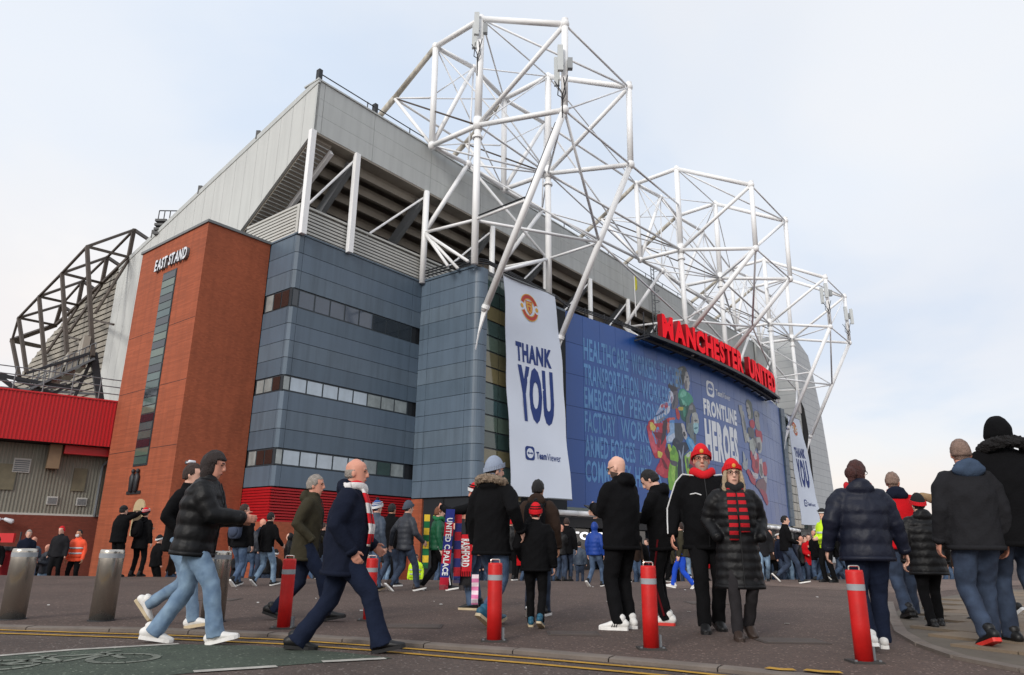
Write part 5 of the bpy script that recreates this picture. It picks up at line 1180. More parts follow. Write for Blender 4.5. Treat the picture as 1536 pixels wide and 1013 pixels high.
    if hood in (True, 'down', 'fur'):
        c = T(1.475) + Rt @ np.array((0, -.085, 0))
        HB = MB() if fit.get('hoodm') else J; k_ = 1.06 if fit.get('hoodm') else 1.0
        HB.ell(c, (.135 * k_, .075 * k_, .075 * k_), R=rotm(tw, .5), nu=16, nv=10); HB.ell(c + np.array((0, 0, .045)), (.105 * k_, .07 * k_, .06 * k_), nu=14, nv=9)
        if fit.get('hoodm'): child(HB, 'hood', fit['hoodm'], root, vox={2: .0125, 1: .019, 0: .03}[q], wr=.006)
    elif hood == 'up': J.ell(hc((0, -.02, .0)), (.105, .125, .150), R=RH, fn=lambda d: .80 if (d[1] > .62 and abs(d[0]) < .6) else 1)
    vox = {2: .0125, 1: .019, 0: .03}[q]
    jo = child(J, fit.get('jname', 'jacket'), jm, root, vox=vox, wr=.0055 if not puff else .004)
    if hood == 'fur' or fit.get('furhood'):
        F = MB(); c = T(1.50) + Rt @ np.array((0, -.06, .0)); nk = 22
        for k in range(nk):
            a = math.pi * (.0 + 1.0 * k / (nk - 1)) - math.pi; pnt = c + Rt @ np.array((.16 * math.cos(a), .13 * math.sin(a) - .02 + .05, .02 + .05 * math.sin(a) * -1 - .03))
            F.ell(pnt, (.042,) * 3, nu=8, nv=6, fn=lambda d: 1 + rng.uniform(-.25, .35))
        child(F, 'fur_trim', mat('fur_' + fit.get('fur', 'tan'), dict(tan=(128, 112, 96), black=(22, 20, 21))[fit.get('fur', 'tan')], .95, .4, 40, .6, 120), root, smooth=False)
    if q == 2:
        for s in (-1, 1):          # cuffs
            d_ = nrm(wr[s] - elb[s]); child(MB().loft([wr[s] - d_ * .02, wr[s] + d_ * .022], [.050 * sl, .046 * sl], seg=14, dome=False), 'cuff', jm, jo)
        zz_ = [hem + .02, 1.0, 1.15, 1.28, 1.38, 1.46]
        child(MB().path([T(z) + Rt @ np.array((0, float(np.interp(z, prof_z, pd_)) * (1 + .6 * (wmul - 1)) * 1.03 + belly * .5 * max(0, 1 - abs(z - 1.0) / .3), 0)) for z in zz_], .006, 6), 'zip', M_black, jo, smooth=False)
        hw = float(np.interp(hem, prof_z, pw_)) * wmul; hdp = float(np.interp(hem, prof_z, pd_)) * (1 + .6 * (wmul - 1))
        child(MB().loft([T(hem) + (0, 0, -.004), T(hem + .035)], [(hw * 1.005, hdp * 1.005), (hw * 1.01, hdp * 1.01)], ref=Rt @ np.array((1., 0, 0)), seg=24, dome=False), 'hem_band', jm, jo)
    # ---- trousers
    Tr = MB(); tm = fit['trousers']; lw = fit.get('legw', 1.0)
    Tr.loft([T(1.02), T(.97), T(.91), T(.85)], [(.155 * wmul, .115), (.165 * wmul, .122), (.170 * wmul, .125), (.13, .10)], seg=SEG + 2)
    for s in (-1, 1):
        kd = nrm(knee[s] - hip[s]); an = ank[s] + nrm(ank[s] - knee[s]) * -.0 + np.array((0, 0, -.035))
        P_, R_ = lerp_path([hip[s] + (0, 0, .03), hip[s] + (knee[s] - hip[s]) * .35, knee[s], knee[s] + (an - knee[s]) * .5, an], [.102 * lw, .098 * lw, .074 * lw, .068 * lw, .066 * lw * fit.get('hemw', 1.0)], 4)
        Tr.loft(P_, [(r, r * 1.06) for r in R_], seg=SEG, dome=False)
    child(Tr, fit.get('tname', 'trousers'), tm, root, vox=vox, wr=.0052)
    # ---- shoes
    um, sm_ = fit.get('shoes', (cloth('black', (24, 24, 26), 'shoe'), cloth('blacksole', (30, 29, 29), 'shoe')))
    for s in (-1, 1):
        a = math.radians(toe[s] + s * 6); Rf = np.array(Matrix.Rotation(-a, 3, 'Z') @ Matrix.Rotation(pit[s], 3, 'X')); anc = ank[s].copy()
        f = lambda p: anc + Rf @ (np.asarray(p, float))
        u_ = MB(); u_.loft([f((0, -.085, -.035)), f((0, -.06, -.022)), f((0, .0, -.018)), f((0, .06, -.034)), f((0, .12, -.048)), f((0, .165, -.055)), f((0, .19, -.058))], [(.036, .040), (.041, .052), (.043, .052), (.045, .038), (.048, .028), (.042, .022), (.024, .016)], seg=14)
        u_.loft([f((0, -.02, -.01)), f((0, -.025, fit.get('boot', .045)))], [(.044, .052), (.046, .054)], seg=12)
        sh_ = child(u_, 'shoe', um, root)
        so = MB(); 
        prof2 = [(-.098, .022), (-.088, .036), (-.03, .040), (.05, .043), (.12, .050), (.17, .043), (.198, .020)]
        pts = [(x, y) for y, x in prof2] + [(-x, y) for y, x in prof2[::-1]]
        so.prism([f((x, y, -.085)) for x, y in pts], Rf @ np.array((0, 0, .030)))
        child(so, 'sole', sm_, sh_, smooth=False)
        if fit.get('stripes'):
            for k in range(3):
                for sx in (-1, 1): child(MB().bar(f((sx * .045, .02 + k * .022, -.055)), f((sx * .036, .0 + k * .022, -.005)), .008, .008), 'shoe_stripe', fit['stripes'], sh_, smooth=False)
    # ---- hair, hat, face
    hr = fit.get('hair', ('short', 'brown'))
    if hr:
        typ, hm = hr[0], HAIRM[hr[1]]
        def keep(d):
            x, y, z = d
            if typ == 'short': return z > .42 if y > .45 else z > -.42 + .85 * max(0, y + .15)
            if typ == 'fringe': return (y < .12 and -.45 < z < .12)
            if typ == 'crop': return z > .55 if y > .40 else z > -.30 + .9 * max(0, y + .2)
            if typ in ('bob', 'long', 'pony'): return z > .40 if y > .50 else (z > -.95 if y < .12 else z > -.2 + .3)
            return True
        out_ = {'short': 1.03, 'fringe': .975, 'crop': 1.02, 'bob': 1.13, 'long': 1.08, 'pony': 1.04}[typ]
        hb = MB(); nz = random.random() * 10
        hb.ell(hc((0, -.006, .006)), (.082, .106, .127), R=RH, nu=44, nv=30, fn=lambda d: (out_ + .010 * math.sin(24 * math.atan2(d[1], d[0]) + 6 * d[2]) + .03 * math.sin(9 * d[0] + 7 * d[1] + nz) * math.sin(8 * d[2] + nz) + rng.uniform(-.014, .014)) if keep(d) else .84)
        if typ == 'long':
            for s in (-1, 1): hb.loft([hc((s * .072, .02, .03)), hc((s * .088, .025, -.06)), hc((s * .095, .03, -.15)), hc((s * .088, .045, -.20))], [(.022, .05), (.026, .055), (.030, .05), (.02, .03)], ref=RH @ np.array((1., 0, 0)), seg=10)
        if typ == 'bob': hb.loft([hc((0, -.02, .02)), hc((0, -.028, -.05)), hc((0, -.04, -.11)), hc((0, -.045, -.145))], [(.088, .085), (.094, .078), (.092, .066), (.07, .045)], ref=RH @ np.array((1., 0, 0)), seg=14)
        if typ == 'pony': hb.ell(hc((0, -.125, -.005)), (.06, .05, .065), R=RH); hb.loft([hc((0, -.12, -.02)), hc((0, -.125, -.11))], [.045, .03], seg=10)
        child(hb, 'hair', hm, root)
    hat = fit.get('hat')
    if hat:
        ht, m1, m2 = hat
        if ht == 'beanie':
            hb = MB(); hb.ell(hc((0, -.006, .022)), (.092, .116, .152), R=RH, nu=26, nv=20, fn=lambda d: (1.0 + .012 * math.sin(26 * math.atan2(d[1], d[0]))) if d[2] > .05 + .28 * d[1] else .80)
            ho = child(hb, 'beanie', m1, root)
            rb_ = MB(); n = 30; pts = [hc((.092 * math.cos(a), -.006 + .116 * math.sin(a), .040 + .034 * math.sin(a))) for a in np.linspace(0, 2 * math.pi, n + 1)]
            for lay in range(1):
                for p, q_ in zip(pts, pts[1:]): rb_.loft([p, q_], [(.011, .026)], ref=RH @ np.array((0, 0, 1.)), seg=8, dome=False) if False else rb_.hexa(p - RH @ np.array((0, 0, .024)), q_ - p, RH @ np.array((0, 0, .048)), nrm(p - hc((0, -.006, .05))) * .012)
            child(rb_, 'brim', m2 or m1, ho, smooth=False)
            if fit.get('band'):
                bb = MB()
                for zoff, rsc in ((.075, .99), (.105, .88)):
                    pts = [hc((.091 * rsc * math.cos(a), -.006 + .115 * rsc * math.sin(a), zoff + .02 * math.sin(a))) for a in np.linspace(0, 2 * math.pi, n + 1)]
                    for p, q_ in zip(pts, pts[1:]): bb.hexa(p, q_ - p, RH @ np.array((0, 0, .013)), nrm(p - hc((0, -.006, .05))) * .010)
                child(bb, 'stripe', fit['band'], ho, smooth=False)
            if fit.get('pom'): child(MB().ell(hc((0, -.012, .190)), (.036,) * 3, fn=lambda d: 1 + rng.uniform(-.2, .2), nu=12, nv=9), 'pompom', fit['pom'], ho, smooth=False)
            if fit.get('badge'):
                child(MB().ell(hc((0, .122, .078)), (.020, .006, .022), R=RH, nu=12, nv=8), 'badge', fit['badge'], ho)
        elif ht == 'cap':
            hb = MB(); hb.ell(hc((0, -.006, .02)), (.088, .112, .105), R=RH, nu=22, nv=16, fn=lambda d: 1 if d[2] > .12 else .80); ho = child(hb, 'cap', m1, root)
            pk = MB(); pk.prism([hc((.075 * math.sin(a), .085 + .10 * math.cos(a), .030 - .012 * abs(math.sin(a)))) for a in np.linspace(-1.5, 1.5, 11)], RH @ np.array((0, 0, .008))); child(pk, 'peak', m1, ho, smooth=False)
        elif ht == 'police':
            hb = MB(); hb.loft([hc((0, 0, .045)), hc((0, 0, .085))], [(.090, .112), (.092, .114)], ref=RH @ np.array((1., 0, 0)), seg=20, dome=False); hb.loft([hc((0, .0, .085)), hc((0, .0, .115)), hc((0, 0, .128))], [(.094, .116), (.128, .140), (.09, .10)], ref=RH @ np.array((1., 0, 0)), seg=20); ho = child(hb, 'cap', m1, root)
            child(MB().loft([hc((0, 0, .05)), hc((0, 0, .078))], [(.093, .115), (.094, .116)], ref=RH @ np.array((1., 0, 0)), seg=20, dome=False), 'chequered_band', m2, ho)
    if q == 2:
        for s in (-1, 1): child(MB().ell(hc((s * .031, .083, .010)), (.012, .009, .006), R=RH, nu=10, nv=7), 'eye', EYE, root)
        child(MB().ell(hc((0, .094, -.067)), (.022, .008, .0045), R=RH, nu=10, nv=6), 'mouth', LIP, root)
        if fit.get('brow', True):
            for s in (-1, 1): child(MB().bar(hc((s * .015, .099, .030)), hc((s * .050, .086, .032)), .008, .009), 'eyebrow', HAIRM[hr[1] if hr else 'grey'], root, smooth=False)
    if fit.get('beard'):
        bb = MB(); bb.loft([hc((0, y, z)) for z, rx, ry, y in rings[:4]], [(rx * 1.07, ry * 1.06) for z, rx, ry, y in rings[:4]], ref=RH @ np.array((1., 0, 0)), seg=18); child(bb, 'beard', mat('stubble_' + fit['beard'], (158, 136, 124) if fit['beard'] == 'grey' else (70, 56, 50), .9, .2, 60), root)
    if fit.get('glasses'):
        gb = MB()
        for s in (-1, 1):
            ring = [hc((s * .033 + .024 * math.cos(a), .104 - .004 * abs(math.cos(a)), .008 + .018 * math.sin(a))) for a in np.linspace(0, 2 * math.pi, 13)]
            gb.path(ring, .0028, 5); gb.tube(hc((s * .057, .098, .012)), hc((s * .078, -.005, .012)), .0028, 5)
        gb.tube(hc((-.010, .108, .010)), hc((.010, .108, .010)), .0028, 5); child(gb, 'glasses', M_black, root, smooth=False)
    if fit.get('mask'): child(MB().loft([hc((0, .075, -.085)), hc((0, .085, -.05)), hc((0, .082, -.018))], [(.046, .028), (.058, .030), (.052, .026)], ref=RH @ np.array((1., 0, 0)), seg=14), 'face_mask', M_wht_, root)
    if fit.get('scarf'):
        sm1 = fit['scarf']; sb = MB(); n = 20
        if True:
            P_ = lambda a: T(1.50) + Rt @ np.array((.105 * math.cos(a), .108 * math.sin(a) + .005, .018 * math.sin(3 * a) - .012 * math.sin(a)))
            sb.loft([P_(a) for a in np.linspace(0, 2 * math.pi, 29)], [(.042, .028)] * 29, ref=(0, 0, 1), seg=10, dome=False)
        so_ = child(sb, 'scarf', sm1, root)
        for dx_, ln in fit.get('tails', ((.035, .36), (-.03, .28))):
            d0 = float(np.interp(1.25, prof_z, pd_)) + .012; tb_ = MB()
            cs_ = [T(1.47) + Rt @ np.array((dx_, .105, 0)), T(1.36) + Rt @ np.array((dx_ * 1.2, .145 + belly * .4, 0)), T(1.47 - ln * .7) + Rt @ np.array((dx_ * 1.4, d0 + .015 + belly * .7, 0)), T(1.47 - ln) + Rt @ np.array((dx_ * 1.5, d0 + .01 + belly * .8, 0))]
            tb_.loft(cs_, [(.048, .016)] * 4, ref=Rt @ np.array((1., 0, 0)), seg=10, dome=False); child(tb_, 'scarf_tail', fit.get('tailm', sm1), so_)
    if fit.get('backpack'):
        bp_ = MB(); c = T(1.22) + Rt @ np.array((0, -.235, 0)); bp_.ell(c, (.15, .10, .24), nu=18, nv=14, fn=lambda d: 1 / (abs(d[0]) ** 4 + abs(d[1]) ** 4 + abs(d[2]) ** 4) ** .25 * .92)
        bo = child(bp_, 'backpack', fit['backpack'], root); child(MB().ell(c + Rt @ np.array((0, -.09, -.06)), (.11, .045, .11)), 'pocket', fit['backpack'], bo)
        for s in (-1, 1):
            stp = MB(); stp.loft([T(1.40) + Rt @ np.array((s * .10, -.15, 0)), T(1.475) + Rt @ np.array((s * .11, -.02, 0)), T(1.38) + Rt @ np.array((s * .12, .14, 0)), T(1.18) + Rt @ np.array((s * .15, .12, 0))], [(.026, .012)] * 4, seg=8); child(stp, 'strap', fit['backpack'], bo)
    if fit.get('piping'):
        for s in (-1, 1):
            o2 = lambda p, r: p + np.array((s * r, .03, 0.0)); mid = (sh[s] + elb[s]) / 2
            child(MB().path([T(1.47) + (s * .085, .06, 0), sh[s] + (s * .02, .055, .075), o2(sh[s], .088), o2(mid, .085), o2(elb[s], .078), o2((elb[s] + wr[s]) / 2, .066), o2(wr[s], .05)], .007, 6), 'piping', M_wht_, jo, smooth=False)
            child(MB().path([T(1.28) + (s * .05, .165 + belly * .6, -.01), T(1.28) + (s * .10, .155 + belly * .5, .008), T(1.28) + (s * .15, .125 + belly * .3, .0)], .006, 6), 'piping', M_wht_, jo, smooth=False)
    if fit.get('legstripe'):
        for s in (-1, 1): child(MB().path([hip[s] + (s * .105, 0, 0), knee[s] + (s * .082, .0, 0), ank[s] + (s * .073, 0, .02)], .012, 6), 'side_stripe', fit['legstripe'], root, smooth=False)
    if fit.get('held') == 'phone':
        s = 1 if arms[1] in ('phone', 'up', 'chest') else -1; c = wr[s] + nrm(wr[s] - elb[s]) * .10 + np.array((-s * .03, .02, .03))
        child(MB().box(c, .075, .012, .15) if arms[s] == 'up' else MB().hexa(c - (.036, .06, .02), (.072, 0, 0), (0, .13, .06), (0, -.005, .010)), 'phone', M_black, root, smooth=False)
    if fit.get('vest'):       # hi-vis tabard over the jacket
        vm, vm2 = fit['vest']; V = MB(); cs, rs = [], []
        for z in np.arange(.92, 1.44, .05): cs.append(T(z)); rs.append((float(np.interp(z, prof_z, pw_)) * 1.07 * wmul, float(np.interp(z, prof_z, pd_)) * 1.09))
        V.loft(cs, rs, ref=Rt @ np.array((1., 0, 0)), seg=20, dome=False); vo = child(V, 'hi_vis_vest', vm, root)
        for z in (1.02, 1.18):
            child(MB().loft([T(z), T(z + .05)], [(float(np.interp(z, prof_z, pw_)) * 1.09 * wmul, float(np.interp(z, prof_z, pd_)) * 1.11)] * 2, ref=Rt @ np.array((1., 0, 0)), seg=20, dome=False), 'reflective_band', vm2, vo)
    root['_h'] = H
    return root
def flush():
    if not PEND: return
    for o, vox, dec, wr in PEND:
        m = o.modifiers.new('r', 'REMESH'); m.mode = 'VOXEL'; m.voxel_size = vox; m.use_smooth_shade = True
        s = o.modifiers.new('s', 'SMOOTH'); s.factor = .5; s.iterations = 2 if wr == 0 else 3
        if dec: d = o.modifiers.new('d', 'DECIMATE'); d.ratio = dec
    dg = bpy.context.evaluated_depsgraph_get(); dg.update()
    new = [(o, bpy.data.meshes.new_from_object(o.evaluated_get(dg)), wr) for o, _, _, wr in PEND]
    for o, me, wr in new:
        old = o.data; o.modifiers.clear(); o.data = me; me.name = old.name; bpy.data.meshes.remove(old)
        n = len(me.vertices)
        if wr and n:
            co = np.empty(n * 3, 'f'); me.vertices.foreach_get('co', co); co = co.reshape(-1, 3)
            no = np.empty(n * 3, 'f'); me.vertices.foreach_get('normal', no); no = no.reshape(-1, 3)
            w = np.zeros(n); ph = rng.uniform(0, 6, 12)
            warp = co + .03 * np.sin(co[:, [1, 2, 0]] * 14 + ph[:3])
            for k, (fx, fy, fz, a) in enumerate(((26, 16, 20, .8), (-30, 24, 34, .7), (38, -30, 24, .5), (44, 40, -48, .4), (-20, 50, 12, .45))):
                w += a * (.7 - 1.9 * np.abs(np.sin(.5 * (warp @ np.array((fx, fy, fz))) + ph[k + 3])))
            co = co + no * (w * wr * .62)[:, None].astype('f')
            me.vertices.foreach_set('co', co.astype('f').ravel())
        me.polygons.foreach_set('use_smooth', [True] * len(me.polygons)); me.update()
    PEND.clear()
def recolour(src, label, pos, az, H, jm, tm, group, hm=None):
    """another individual with the same build: copies person and clothing, own materials"""
    r = src.copy(); COL.objects.link(r); r.location = pos; r.rotation_euler[2] = -math.radians(az); r.scale = (H / 1.75,) * 3; tag(r, label, 'person', group)
    for ch in src.children:
        c = ch.copy(); COL.objects.link(c); c.parent = r; n = ch.name.split('.')[0]
        nm_ = jm if n in ('jacket', 'coat') else tm if n in ('trousers', 'jeans') else hm if (n in ('hair', 'beanie') and hm) else None
        if nm_: c.material_slots[0].link = 'OBJECT'; c.material_slots[0].material = nm_
        for g_ in ch.children:
            d = g_.copy(); COL.objects.link(d); d.parent = c
    return r
# ------------------------------------------------------------------ the cast
blk = cloth('black', (16, 16, 18), 'puffer'); blkw = cloth('blackw', (15, 15, 17)); nvy = cloth('navy', (21, 25, 40), 'puffer'); nvyw = cloth('navyw', (24, 29, 44)); olive = cloth('olive', (58, 54, 42)); char = cloth('charcoal', (52, 55, 62), 'puffer'); grn = cloth('green', (20, 78, 52), 'puffer')
brn = cloth('brown', (52, 40, 34)); dgr = cloth('dkgrey', (36, 36, 39)); redj = cloth('redj', (186, 22, 30)); blu = cloth('bright_blue', (28, 62, 140), 'puffer'); bla = cloth('slate', (62, 72, 86), 'puffer'); tanc = cloth('tan', (150, 124, 94))
jl = cloth('pale', (98, 122, 148), 'denim', (130, 154, 176)); jm_ = cloth('mid', (56, 74, 100), 'denim', (82, 102, 128)); jd = cloth('dark', (38, 48, 66), 'denim', (56, 70, 92)); tb = cloth('blackt', (17, 17, 19)); tn = cloth('navyt', (27, 34, 52)); tg = cloth('greyt', (44, 42, 44)); cob = cloth('cobalt', (38, 78, 190))
WS = cloth('white', (222, 220, 216), 'shoe'); WSO = cloth('whitesole', (232, 230, 226), 'shoe'); CS = cloth('cream', (196, 178, 146), 'shoe'); BS = cloth('blackshoe', (22, 22, 23), 'shoe'); TS = cloth('teal', (40, 92, 116), 'shoe'); RS = cloth('redshoe', (214, 52, 44), 'shoe'); BRS = cloth('brownboot', (56, 44, 38), 'shoe')
RED = mat('knit_red', (206, 20, 32), .9, .08, 10, .4, 90); GRYK = mat('knit_grey', (140, 150, 168), .9, .1, 10, .4, 90); BLKK = mat('knit_black', (24, 24, 26), .9, .1, 10, .4, 90); DGK = mat('knit_slate', (70, 78, 90), .9, .1, 10, .4, 90); BLUK = mat('knit_blue', (52, 84, 140), .9, .1, 10, .4, 90)
RWB = mat('scarf_red_white', (196, 22, 34), .9, .1, 20, .3, 5.5, kind='stripe_z', rgb2=(214, 210, 208)); RB = mat('scarf_red_black', (178, 20, 32), .9, .1, 20, .3, 13, kind='stripe_z', rgb2=(30, 26, 28)); GY = mat('scarf_green_yellow', (24, 104, 62), .9, .1, 20, .3, 3.6, kind='stripe_z', rgb2=(222, 186, 56))
HIV = mat('hi_vis_yellow', (196, 232, 40), .7, .06, emit=.05); HIO = mat('hi_vis_orange', (238, 84, 48), .7, .06, emit=.04); REF = mat('reflective_tape', (196, 200, 202), .4, .05)
GOLDB = mat('badge_gold', (214, 150, 60), .6, .1)
ZR = -.03
P = person
P('person walking in black puffer jacket, pale blue jeans and white trainers', (272, 966), 672, 84, zg=ZR, pose=dict(stride=.62, lead=1, heel=.02, heelpitch=8, leadpitch=14, lean=5, R=(.10, .40, 1.14), L=(-.06, .36, 1.12), hx=292, nod=-8), fit=dict(jacket=blk, jtype='puffer', hem=.80, wide=1.28, sleeve=1.3, per=.13, trousers=jl, tname='jeans', legw=1.08, hemw=1.15, shoes=(WS, WSO), hair=('bob', 'dkbrown'), skin='ruddy'))
P('person in pale jeans mostly hidden behind the walker in the black puffer jacket', (250, 942), 690, 88, zg=0., pose=dict(stride=.60, lead=1, heel=.16, heelpitch=50, lean=4, R='pocket', L='pocket'), fit=dict(jacket=blkw, trousers=jl, tname='jeans', shoes=(WS, CS), hair=('short', 'brown')), q=1)
P('bald man striding in long navy coat and navy trousers with red and white scarf', (505, 978), 677, 88, zg=ZR, pose=dict(stride=.80, lead=1, heel=.01, heelpitch=4, leadpitch=12, lean=4, R=(.20, .10, .93), L=(-.22, .22, .98), hx=516), fit=dict(jacket=nvyw, hem=.72, wide=1.20, sleeve=1.2, belly=.03, trousers=tn, legw=1.12, hemw=1.3, shoes=(BS, BS), hair=('fringe', 'grey'), skin='ruddy', hood='down', scarf=RWB, tails=((.05, .50), (-.05, .46))))
P('grey haired person in olive coat walking behind the bald man in navy', (448, 931), 706, 88, pose=dict(stride=.72, lead=1, heel=.04, heelpitch=18, lean=4, R='pocket', L='pocket', hx=462), fit=dict(jacket=olive, hem=.74, wide=1.05, hood='down', trousers=tn, shoes=(BS, BS), hair=('short', 'grey'), skin='ruddy'), q=2)
P('man in black parka with tan fur hood, grey beanie and jeans', (735, 941), 688, 32, pose=dict(stride=.5, lead=-1, heel=.08, heelpitch=30, lean=1, twist=5, R=(.34, .02, 1.0), L='hang', yaw=22, hx=748), fit=dict(jacket=blkw, hem=.74, wide=1.10, sleeve=1.15, furhood=True, hood='down', trousers=jm_, tname='jeans', legw=1.05, shoes=(TS, CS), hat=('beanie', GRYK, None), hair=('crop', 'brown')))
sel = P('scarf seller in striped beanie holding bunches of lettered scarves out', (712, 914), 728, 295, pose=dict(stride=.0, stance=.16, L=(-.20, .46, 1.42), R=(.42, .30, 1.30), yaw=5, hx=706), fit=dict(jacket=blkw, hem=.76, trousers=jm_, shoes=(BS, CS), hat=('beanie', RED, M_wht_), band=BLKK, hair=('crop', 'grey'), skin='ruddy'))
P('boy in black jacket with red white and black striped bobble hat', (803, 942), 757, 8, pose=dict(stride=.36, lead=-1, heel=.05, heelpitch=20, lean=0, R='hang', L='pocket'), fit=dict(jacket=blkw, hem=.80, wide=1.14, sleeve=1.15, trousers=tb, legw=.95, shoes=(TS, CS), hat=('beanie', RED, RED), band=BLKK, pom=BLKK, hair=('crop', 'brown')))
P('dark haired man in brown jacket with black backpack behind the boy', (806, 925), 720, 12, pose=dict(stride=.3, lead=1, heel=.04, yaw=14), fit=dict(jacket=brn, hem=.78, wide=1.12, sleeve=1.1, hood='down', trousers=jd, shoes=(BS, WSO), hair=('short', 'black'), backpack=blkw, skin='tan'))
P('bald man with glasses in black jacket and white striped trainers, looking down', (937, 944), 685, -38, pose=dict(stance=.12, toeR=10, toeL=-30, nod=-14, lean=-1, L='phone', R='chest', yaw=-18, hx=916), fit=dict(jacket=blkw, hem=.78, wide=1.12, sleeve=1.1, belly=.02, hood='down', trousers=tb, legw=1.06, shoes=(WS, WSO), stripes=BS, hair=None, beard='brown', glasses=True, skin='pale', held='phone', brow=False))
P('dark haired young man in black hooded jacket bending his head to his hands', (1000, 937), 702, -62, pose=dict(stance=.11, nod=-34, lean=5, L='phone', R='chest', hx=975), fit=dict(jacket=blkw, hem=.80, wide=1.05, hood='down', trousers=tb, legstripe=cloth('darkred', (90, 18, 24)), shoes=(WS, RS), hair=('short', 'black'), skin='pale', held='phone'))
P('grey bearded man in red beanie and black coat with white piping', (1068, 947), 672, 186, pose=dict(stride=.30, lead=1, heel=.02, heelpitch=8, lean=0, R=(.33, .05, .90), L='hang', yaw=6), fit=dict(jacket=blkw, hem=.76, wide=1.16, sleeve=1.12, belly=.04, piping=True, trousers=tb, legw=1.05, shoes=(BS, BS), hat=('beanie', RED, RED), badge=GOLDB, hair=('crop', 'grey'), beard='grey', glasses=True, skin='ruddy', scarf=RED, tails=()))
P('blonde woman in red beanie, glasses and long black padded coat with lettered scarf', (1116, 958), 694, 184, pose=dict(stride=.26, lead=1, heel=.06, heelpitch=22, lean=0, R='pocket', L='pocket', yaw=2), fit=dict(jacket=blk, jtype='puffer', jname='coat', hem=.48, wide=1.12, sleeve=1.12, per=.085, trousers=tg, legw=.92, shoes=(BRS, BRS), boot=.16, hat=('beanie', RED, RED), badge=GOLDB, hair=('long', 'blond'), glasses=True, skin='pale', scarf=BLKK, tailm=RB, tails=((.045, .52), (-.035, .44))))
P('woman in navy padded jacket with brown tied-back hair, red shirt hem and white trainers', (1318, 975), 690, 14, pose=dict(stride=.34, lead=1, heel=.03, heelpitch=14, lean=2, L=(-.34, .02, .92), R=(.36, .10, .90), yaw=38, hx=1290), fit=dict(jacket=nvy, jtype='puffer', hem=.80, wide=1.26, sleeve=1.2, per=.14, hood='down', trousers=tn, legw=1.16, shoes=(WS, WSO), stripes=RS, hair=('pony', 'redbrown'), glasses=True, scarf=RWB, tails=(), skin='pale'))
P('man in red sports jacket with navy hood and jeans', (1368, 929), 707, 10, pose=dict(stride=.40, lead=1, heel=.04, heelpitch=14, yaw=40, hx=1345), fit=dict(jacket=redj, hem=.82, wide=1.18, sleeve=1.15, trousers=jd, tname='jeans', legw=1.1, hemw=1.2, shoes=(BS, BS), hair=('crop', 'buzz'), skin='ruddy', hood='down', hoodm=nvyw))
P('child in black padded coat and black hat with red trim', (1406, 945), 744, 6, pose=dict(stride=.18, lead=1, R='hang', L='hang'), fit=dict(jacket=blk, jtype='puffer', hem=.70, wide=1.2, sleeve=1.15, hood='down', trousers=tb, legw=1.0, shoes=(BS, WSO), hat=('beanie', BLKK, RED), hair=('crop', 'black')))
P('cropped haired man in charcoal jacket, jeans and red soled shoes', (1490, 973), 657, 8, pose=dict(stride=.34, lead=1, heel=.05, heelpitch=18, lean=0, L='hang', R='hang', yaw=16, hx=1472), fit=dict(jacket=dgr, hem=.80, wide=1.16, sleeve=1.12, hood='down', trousers=jd, tname='jeans', legw=1.08, shoes=(BS, RS), hair=('crop', 'buzz'), skin='ruddy', hoodm=cloth('slatehood', (62, 76, 96))))
P('person in tan coat and black gloves stretching an arm past the charcoal jacket', (1500, 938), 690, -30, pose=dict(stride=.4, lead=1, heel=.10, heelpitch=40, L=(-.30, .46, 1.38), R='hang', lean=1), fit=dict(jacket=tanc, hem=.8, wide=1.08, trousers=jd, tname='jeans', shoes=(BS, WSO), hair=('short', 'brown'), skin='tan'), q=1)
P('person in black coat with dark fur hood beside the charcoal jacket man', (1555, 972), 622, 6, pose=dict(stride=.3, lead=-1, lean=0), fit=dict(jacket=blkw, hem=.74, wide=1.22, sleeve=1.2, hood='up', furhood=True, fur='black', trousers=jd, tname='jeans', shoes=(BS, RS), hair=('short', 'black')))
# people at middle distance on the plaza
P('man with blue and tan backpack in dark jacket by the steel bollard', (352, 880), 755, 12, pose=dict(stride=.5, lead=-1, heel=.06, R='hang', yaw=40), fit=dict(jacket=blkw, hem=.82, wide=1.05, trousers=jm_, tname='jeans', shoes=(BS, WSO), hair=('short', 'brown'), backpack=cloth('packblue', (66, 74, 92)), furhood=True), q=1)
P('man in black jacket and pale jeans with white trainers before the red louvres', (394, 879), 768, 30, pose=dict(stride=.48, lead=1, heel=.06, R='fwd'), fit=dict(jacket=blkw, hem=.80, trousers=jl, tname='jeans', shoes=(BS, WSO), hair=('short', 'black')), q=1)
P('man in blue and white striped bobble hat and slate padded jacket', (556, 888), 752, 40, pose=dict(stride=.5, lead=-1, heel=.05, L='hang', R='hang'), fit=dict(jacket=bla, jtype='puffer', hem=.80, trousers=jm_, tname='jeans', shoes=(BRS, CS), hat=('beanie', BLUK, M_wht_), band=M_wht_, pom=BLKK, hair=('crop', 'brown')), q=1)
P('man in charcoal padded jacket and slate beanie beside the striped bobble hat', (604, 887), 752, 50, pose=dict(stride=.55, lead=1, heel=.06, L='back', R='fwd'), fit=dict(jacket=char, jtype='puffer', hem=.80, trousers=jd, tname='jeans', shoes=(BRS, WSO), hat=('beanie', DGK, DGK), hair=('crop', 'brown')), q=1)
P('dark haired man in black jacket between the two men in woolly hats', (580, 880), 755, 30, pose=dict(stride=.4, lead=1), fit=dict(jacket=blkw, hem=.80, trousers=jd, tname='jeans', shoes=(BS, WSO), hair=('short', 'black'), skin='tan'), q=1)
